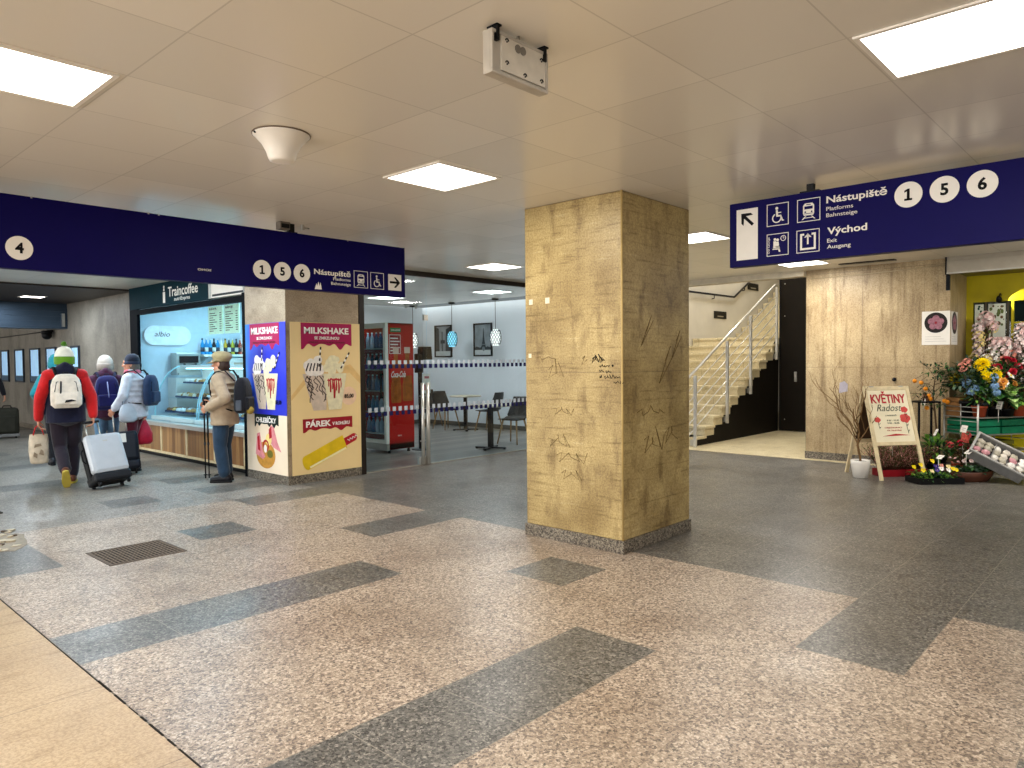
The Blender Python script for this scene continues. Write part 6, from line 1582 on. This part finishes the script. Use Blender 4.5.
def red_pouch(t, S):
    obj('side_pocket', MB().ball(S(-.02, -.36, .96), (.06, .05, .05)), [mat('pouch_ochre', '#a58a3c', rough=.6)], t)
    obj('bottle_pocket', MB().box(-.16*km, -.10*km, -.30*km, -.22*km, .96*km, 1.10*km), [mat('mesh_grey', '#4a4e55', rough=.7)], t, bevel=.012)
backpack('black backpack worn by the man in the tan jacket', o, km, .30, .48, .18, BLKC, mat('strap_black', '#0c0c0f', rough=.7), 1.16, -.17, True, red_pouch)
hp_ = wp(o, V(.17, .31, 1.0)*km)
for q, (dx, dy, lab) in enumerate(((.0, .0, 'black trekking pole held by the man in the tan jacket, the left one'), (.05, -.02, 'black trekking pole held by the man in the tan jacket, the right one'))):
    top = wp(o, V(.115 + .03*q, .338 - .03*q, 1.08)*km); ft = wp(o, V(.13, .345 - .05*q, .0)*km)
    t = thing('trekking_pole', lab, 'trekking pole', (ft.x, ft.y, 0), group='trekking poles in one hand'); d = top - V(ft.x, ft.y, 0)
    PB = mat('pole_black', '#141416', rough=.35, metal=.4)
    obj('upper_shaft', MB().tube([d*.45, d*.95], .0105, 10), [PB], t); obj('lower_shaft', MB().tube([d*.02, d*.47], .0085, 10), [PB], t)
    obj('lock_collar', MB().tube([d*.44, d*.475], .0145, 10), [mat('collar_grey', '#3a3a3e', rough=.5)], t)
    obj('grip', MB().tube([d*.88, d*.93, d*.98, d*1.03, d*1.05], [.014, .018, .016, .020, .012], 12), [mat('grip_rubber', '#1b1a1a', rough=.8)], t)
    obj('strap_loop', MB().tube([d*1.03, d*1.0 + V(.015, .01, 0), d*.94 + V(.02, .012, 0), d*.97 + V(.005, .003, 0)], .006, 5, flat=.4), [BLKC], t)
    obj('basket', MB().lathe([(.025, 0), (.027, .006), (.01, .012)], 14, d*.06), [PB], t); obj('tip', MB().tube([(0, 0, 0), d*.03], [.004, .008], 8), [M('steel')], t)
# traveller in red and dark jacket, seen from behind
P = dict(elbow_l=(-.27, -.03, 1.12), wrist_l=(-.295, .05, .855), elbow_r=(.275, -.07, 1.13), wrist_r=(.29, -.12, .875), knee_l=(-.075, .07, .49), ankle_l=(-.03, -.25, .21), knee_r=(.085, .14, .50), ankle_r=(.055, .18, .10),
         foot_l=V(.05, .62, -.78), sole_up_l=V(0, .78, .62), hand_d_l=V(0, .05, -1), hand_n_l=V(1, 0, 0), curl_l=1.1, hand_d_r=V(0, -.15, -1), hand_n_r=V(-1, 0, 0), curl_r=1.25, lean=.03)
o, a = person('traveller in red-sleeved dark jacket and green and white bobble hat, walking away', (2.85, 10.14, 0), RAD(-14), 1.66, P,
              dict(jacket=DKN, sleeve=cloth('red', '#c4191a'), trousers=cloth('plum', '#241a24'), shoe=mat('shoe_brown', '#6b3f2a', rough=.6), sole=mat('sole_yellow', '#c9b24a', rough=.6), hair=mat('hair_dark', '#231a16', rough=.7), hat='beanie', hat_m=cloth('hat_white', '#e9e4d2'), band_m=cloth('hat_green', '#5f8f1f'), pom_m=cloth('pom_green', '#4f7f1a'), thick=.055, hem=.80, hood=True, leg=1.08))
kr = o['_k']; RED_P = o
def white_logo(t, S):
    obj('black_zip_flap', MB().tube([S(-.055, -.365, 1.33), S(-.06, -.385, 1.2), S(-.075, -.375, 1.06)], .009, 6), [BLKC], t)
    obj('logo_mark', MB().prism([(-.02, -.02), (.10, .0), (.05, .018), (-.01, .01)], 0, .004, 0, Matrix.Translation(S(0, -.407, 1.09)) @ Matrix.Rotation(pi/2, 4, 'X')), [BLKC], t)
backpack('white backpack on the back of the red-sleeved traveller', o, kr, .34, .42, .17, cloth('bag_white', '#e3d7c6'), mat('strap_black', '#0c0c0f', rough=.7), 1.21, -.20, True, white_logo)
# beige carrier bag in the left hand
hl = wp(o, V(-.30, .055, .77)*kr)
t = thing('carrier_bag', 'beige printed carrier bag with red handles carried by the red-sleeved traveller', 'bag', (hl.x, hl.y, .29), RAD(-14))
vs = []; fs = []; rr = random.Random(5)
for i, (z, w, d) in enumerate(((0, .085, .05), (.02, .10, .06), (.15, .105, .065), (.28, .10, .05), (.36, .095, .03))):
    for q in range(16):
        an = 2*pi*q/16; vs.append((w*cos(an)*rr.uniform(.93, 1.05), d*sin(an)*rr.uniform(.85, 1.1), z))
for i in range(4):
    for q in range(16): fs.append((i*16 + q, i*16 + (q+1) % 16, (i+1)*16 + (q+1) % 16, (i+1)*16 + q))
fs.append(tuple(range(15, -1, -1)))
obj('bag_body', MB().add(vs, fs, 0, True), [mat('bag_beige', '#c9b8a0', rough=.6, var=.18, scale=12)], t)
obj('print', MB().prism([(-.06, .10), (-.02, .07), (-.015, .12), (-.05, .15)], -.069, -.066, 0, XZ).prism([(.0, .12), (.05, .10), (.045, .16), (.02, .18)], -.069, -.066, 0, XZ).prism([(-.05, .20), (.03, .22), (.02, .25), (-.04, .24)], -.064, -.061, 0, XZ), [mat('bag_print', '#8f7c66', rough=.6, var=.2, scale=20)], t)
for y in (-.03, .03): obj('handle', MB().tube([(-.055, y, .35), (-.03, y*.6, .44), (0, 0, .475), (.03, y*.6, .44), (.055, y, .35)], .007, 6), [cloth('red', '#c4191a')], t)
# suitcases
def suitcase(label, x, y, rz, w, h, d, lean, shell, dark, ext, tag_white=False, roll=RAD(-2.5)):
    R = Matrix.Translation((x, y, 0)) @ Matrix.Rotation(rz, 4, 'Z') @ Matrix.Translation((0, 0, .065)) @ Matrix.Rotation(roll, 4, 'Y') @ Matrix.Rotation(lean, 4, 'X')
    t = thing('suitcase', label, 'suitcase', mx=R)   # own frame: x width, y depth (front is -y), z height
    DK = dark
    obj('front_shell', MB().box(-w/2, w/2, -d/2, -.01, .0 + .10, h), [shell], t, bevel=.05)
    obj('back_shell', MB().box(-w/2 + .004, w/2 - .004, -.02, d/2, .0, h - .01), [DK], t, bevel=.045)
    obj('base', MB().box(-w/2, w/2, -d/2, d/2, 0, .115), [DK], t, bevel=.03)
    obj('zip_band', MB().box(-w/2 - .003, w/2 + .003, -.022, -.006, .06, h - .05), [mat('zip_black', '#0e0e10', rough=.6)], t)
    for sx in (-1, 1):
        obj('pull_tube', MB().tube([(sx*.075, d/2 - .03, h - .02), (sx*.075, d/2 - .03, h + ext)], .0095, 8), [M('alu')], t)
        for sy in (-1, 1):
            wl = obj('wheel', MB().lathe([(.012, -.012), (.026, -.012), (.026, .012), (.012, .012)], 14, (0, 0, 0), 0, Matrix.Translation((sx*(w/2 - .05), sy*(d/2 - .04), -.028)) @ Matrix.Rotation(pi/2, 4, 'Y')), [M('black_paint')], t)
            obj('fork', MB().box(sx*(w/2 - .05) - .018, sx*(w/2 - .05) + .018, sy*(d/2 - .04) - .014, sy*(d/2 - .04) + .014, -.02, .01), [DK], wl)
    obj('grip', MB().box(-.10, .10, d/2 - .045, d/2 - .012, h + ext - .005, h + ext + .025), [M('black_paint')], t, bevel=.008)
    obj('side_handle', MB().tube([(-w/2 - .002, 0, .28), (-w/2 - .028, 0, .31), (-w/2 - .028, 0, .42), (-w/2 - .002, 0, .45)], .010, 6), [M('black_paint')], t)
    obj('badge', MB().box(-.025, .025, -d/2 - .003, -d/2 + .002, h - .11, h - .095), [M('alu')], t)
    if tag_white: obj('luggage_tag', MB().box(-.05, .04, -d/2 - .006, -d/2 - .002, h - .16, h - .04), [WS], t)
    return t
SIL = mat('case_silver', '#b9bcc0', rough=.35, metal=.15, var=.04); CASE_DK = mat('case_dark', '#18191d', rough=.45)
suitcase('silver hard shell suitcase pulled by the red-sleeved traveller', 3.13, 9.50, RAD(6), .43, .60, .27, RAD(-24), SIL, CASE_DK, .22)
NAVYC = mat('case_navy', '#10131d', rough=.5)
suitcase('dark navy suitcase behind the silver one, pulled by the person in purple', 3.63, 10.47, RAD(-14), .38, .52, .24, RAD(-16), NAVYC, NAVYC, .30, True)
t = thing('suitcase', 'dark olive soft suitcase at the left edge, beside the far person in black', 'suitcase', (3.81, 17.75, 0), RAD(-10)); OLV = mat('case_olive', '#2b2a22', rough=.8, var=.2)
obj('body', MB().box(-.30, .30, -.15, .15, .06, .62), [OLV], t, bevel=.06); obj('front_pocket', MB().box(-.24, .24, -.19, -.14, .12, .46), [OLV], t, bevel=.03)
obj('skid', MB().box(-.30, .30, -.16, .15, .03, .09), [M('grey_plastic')], t, bevel=.01); obj('grab_handle', MB().tube([(.02, 0, .61), (.04, 0, .66), (.16, 0, .66), (.18, 0, .61)], .012, 6), [M('black_paint')], t)
for sx in (-.24, .24):
    for sy in (-.10, .10): obj('wheel', MB().lathe([(.015, -.012), (.03, -.012), (.03, .012), (.015, .012)], 12, (0, 0, 0), 0, Matrix.Translation((sx, sy, .03)) @ Matrix.Rotation(pi/2, 4, 'Y')), [M('black_paint')], t)
# person in purple jacket with grey knit hat
P = dict(elbow_l=(-.27, .02, 1.12), wrist_l=(-.22, .16, .95), elbow_r=(.325, -.06, 1.13), wrist_r=(.27, .13, .98), knee_l=(-.085, .05, .49), ankle_l=(-.09, -.06, .10), knee_r=(.085, .13, .50), ankle_r=(.08, .16, .10), curl_l=.9, curl_r=1.1, lean=.02, hand_n_r=V(-1, 0, 0), hand_n_l=V(1, 0, 0))
o, a = person('person in purple jacket, jeans and grey knit hat walking away behind the silver suitcase', (3.67, 11.24, 0), RAD(-15), 1.57, P,
              dict(jacket=cloth('purple', '#3c1630'), trousers=cloth('jeans_pale', '#5f84a3'), shoe=mat('shoe_black', '#17161a', rough=.4), sole=mat('sole_dark', '#0f0f11', rough=.6), hair=mat('hair_grey', '#6b6159', rough=.7), hat='beanie', hat_m=cloth('hat_grey', '#b8aca0'), band_m=cloth('hat_grey2', '#a2968a'), thick=.05, hem=.80, hood=True))
kp = o['_k']
def blue_bits(t, S):
    obj('front_zip', MB().tube([S(.0, -.375, 1.36), S(.015, -.41, 1.15), S(.02, -.40, 1.0)], .007, 6), [mat('zip_grey', '#7f86b0', rough=.6)], t)
    obj('tag_patch', MB().box(.05*kp, .12*kp, -.42*kp, -.40*kp, .925*kp, .965*kp), [mat('patch_pale', '#c9c9a8', rough=.6)], t)
backpack('large deep blue backpack on the person in purple', o, kp, .34, .52, .19, cloth('bag_blue', '#15164f'), mat('strap_navy', '#0e0f2c', rough=.7), 1.19, -.20, True, blue_bits)
# person in white jacket, head turned to the left
P = dict(elbow_l=(-.27, .03, 1.12), wrist_l=(-.26, .17, .93), elbow_r=(.285, -.03, 1.11), wrist_r=(.30, .03, .86), knee_l=(-.085, .03, .49), ankle_l=(-.09, -.02, .10), knee_r=(.085, .12, .50), ankle_r=(.085, .13, .10), curl_l=.9, curl_r=1.2, lean=.02, headturn=.35, hand_d_r=V(0, .05, -1), hand_n_r=V(-1, 0, 0))
o, a = person('person in white jacket with dark head scarf and pink neck scarf, facing left', (3.90, 10.80, 0), RAD(40), 1.60, P,
              dict(jacket=cloth('white', '#cfd3dd'), trousers=cloth('maroon', '#571727'), shoe=mat('shoe_black', '#17161a', rough=.4), sole=mat('sole_dark', '#0f0f11', rough=.6), hair=mat('hair_grey', '#6b6159', rough=.7), hat='bandana', hat_m=cloth('scarf_dark', '#1d2233'), band_m=cloth('scarf_dark2', '#2a3147'), scarf=cloth('pink', '#d4687c'), thick=.042, hem=.80, quilt=True))
kw = o['_k']
backpack('slim dark blue backpack on the person in the white jacket', o, kw, .29, .46, .15, cloth('bag_steel', '#1c3050'), mat('strap_black', '#0c0c0f', rough=.7), 1.20, -.17)
hr = wp(o, V(.30, .045, .78)*kw)
t = thing('shopping_bag', 'red shopping bag hanging from the hand of the person in white', 'bag', (hr.x, hr.y, .34), RAD(40)); vs = []; fs = []; rr = random.Random(9)
for i, (z, w, d) in enumerate(((0, .12, .07), (.03, .15, .09), (.15, .145, .085), (.25, .10, .05), (.33, .05, .025), (.40, .022, .014))):
    for q in range(18):
        an = 2*pi*q/18; f_ = 1 + .10*sin(q*5 + i); vs.append((w*cos(an)*f_, d*sin(an)*f_, z))
for i in range(5):
    for q in range(18): fs.append((i*18 + q, i*18 + (q+1) % 18, (i+1)*18 + (q+1) % 18, (i+1)*18 + q))
fs += [tuple(range(17, -1, -1)), tuple(range(90, 108))]
obj('bag_body', MB().add(vs, fs, 0, True), [mat('bag_red', '#c01f38', rough=.4, var=.2, scale=10)], t)
obj('handle', MB().tube([(0, 0, .39), (.02, .01, .42), (0, 0, .44), (-.02, -.01, .42), (0, 0, .39)], .009, 6), [mat('bag_red', '#c01f38')], t)
t = thing('tote_bag', 'pale grey bag slung at the hip of the person in white', 'bag', tuple(wp(o, V(-.22, -.02, .74)*kw)), RAD(20)); vs = []; fs = []
for i, (z, w, d) in enumerate(((0, .08, .05), (.03, .13, .07), (.12, .14, .075), (.20, .12, .05), (.25, .09, .03))):
    for q in range(18):
        an = 2*pi*q/18; f_ = 1 + .06*sin(q*4 + i*2); vs.append((w*cos(an)*f_, d*sin(an)*f_, z))
for i in range(4):
    for q in range(18): fs.append((i*18 + q, i*18 + (q+1) % 18, (i+1)*18 + (q+1) % 18, (i+1)*18 + q))
fs += [tuple(range(17, -1, -1)), tuple(range(72, 90))]
obj('bag_body', MB().add(vs, fs, 0, True), [mat('bag_pale', '#c4ccd6', rough=.6, var=.1)], t)
obj('shoulder_strap', MB().tube([(-.09, 0, .24), (-.02, .05, .44), (.06, .14, .60), (.10, .05, .40), (.09, 0, .24)], .008, 6), [mat('strap_grey', '#8b919b', rough=.7)], t)
# person in teal jacket, mostly hidden behind the red-sleeved traveller
P = dict(elbow_l=(-.30, -.04, 1.14), wrist_l=(-.25, .15, 1.02), elbow_r=(.27, .02, 1.12), wrist_r=(.22, .17, .98), knee_l=(-.085, .05, .49), ankle_l=(-.085, -.04, .10), knee_r=(.085, .12, .50), ankle_r=(.08, .14, .10), curl_l=.9, curl_r=.9, lean=.03)
o, a = person('person in teal hooded jacket half hidden behind the red-sleeved traveller', (3.36, 12.36, 0), RAD(-14), 1.60, P,
              dict(jacket=cloth('teal', '#1f7f8a'), trousers=BLKC, shoe=mat('shoe_black', '#17161a', rough=.4), sole=mat('sole_dark', '#0f0f11', rough=.6), hair=mat('hair_dark', '#231a16', rough=.7), hat='beanie', hat_m=cloth('teal', '#1f7f8a'), band_m=cloth('teal', '#1f7f8a'), thick=.05, hem=.82, hood=True))
kt = o['_k']
backpack('dark backpack on the half hidden person in teal', o, kt, .32, .46, .16, BLKC, mat('strap_black', '#0c0c0f', rough=.7), 1.17, -.20)
# far person in black at the left edge
P = dict(elbow_l=(-.26, -.03, 1.12), wrist_l=(-.27, .03, .88), elbow_r=(.30, -.06, 1.13), wrist_r=(.36, -.08, .90), knee_l=(-.085, .05, .49), ankle_l=(-.085, -.04, .10), knee_r=(.085, .12, .50), ankle_r=(.08, .14, .10), curl_l=.8, curl_r=.9, lean=.02)
o, a = person('person dressed in black at the left edge of the photo, far down the corridor', (3.64, 18.35, 0), RAD(-12), 1.66, P,
              dict(jacket=BLKC, trousers=BLKC, shoe=mat('shoe_black', '#17161a', rough=.4), sole=mat('sole_dark', '#0f0f11', rough=.6), hair=mat('hair_dark', '#231a16', rough=.7), thick=.045, hem=.78))
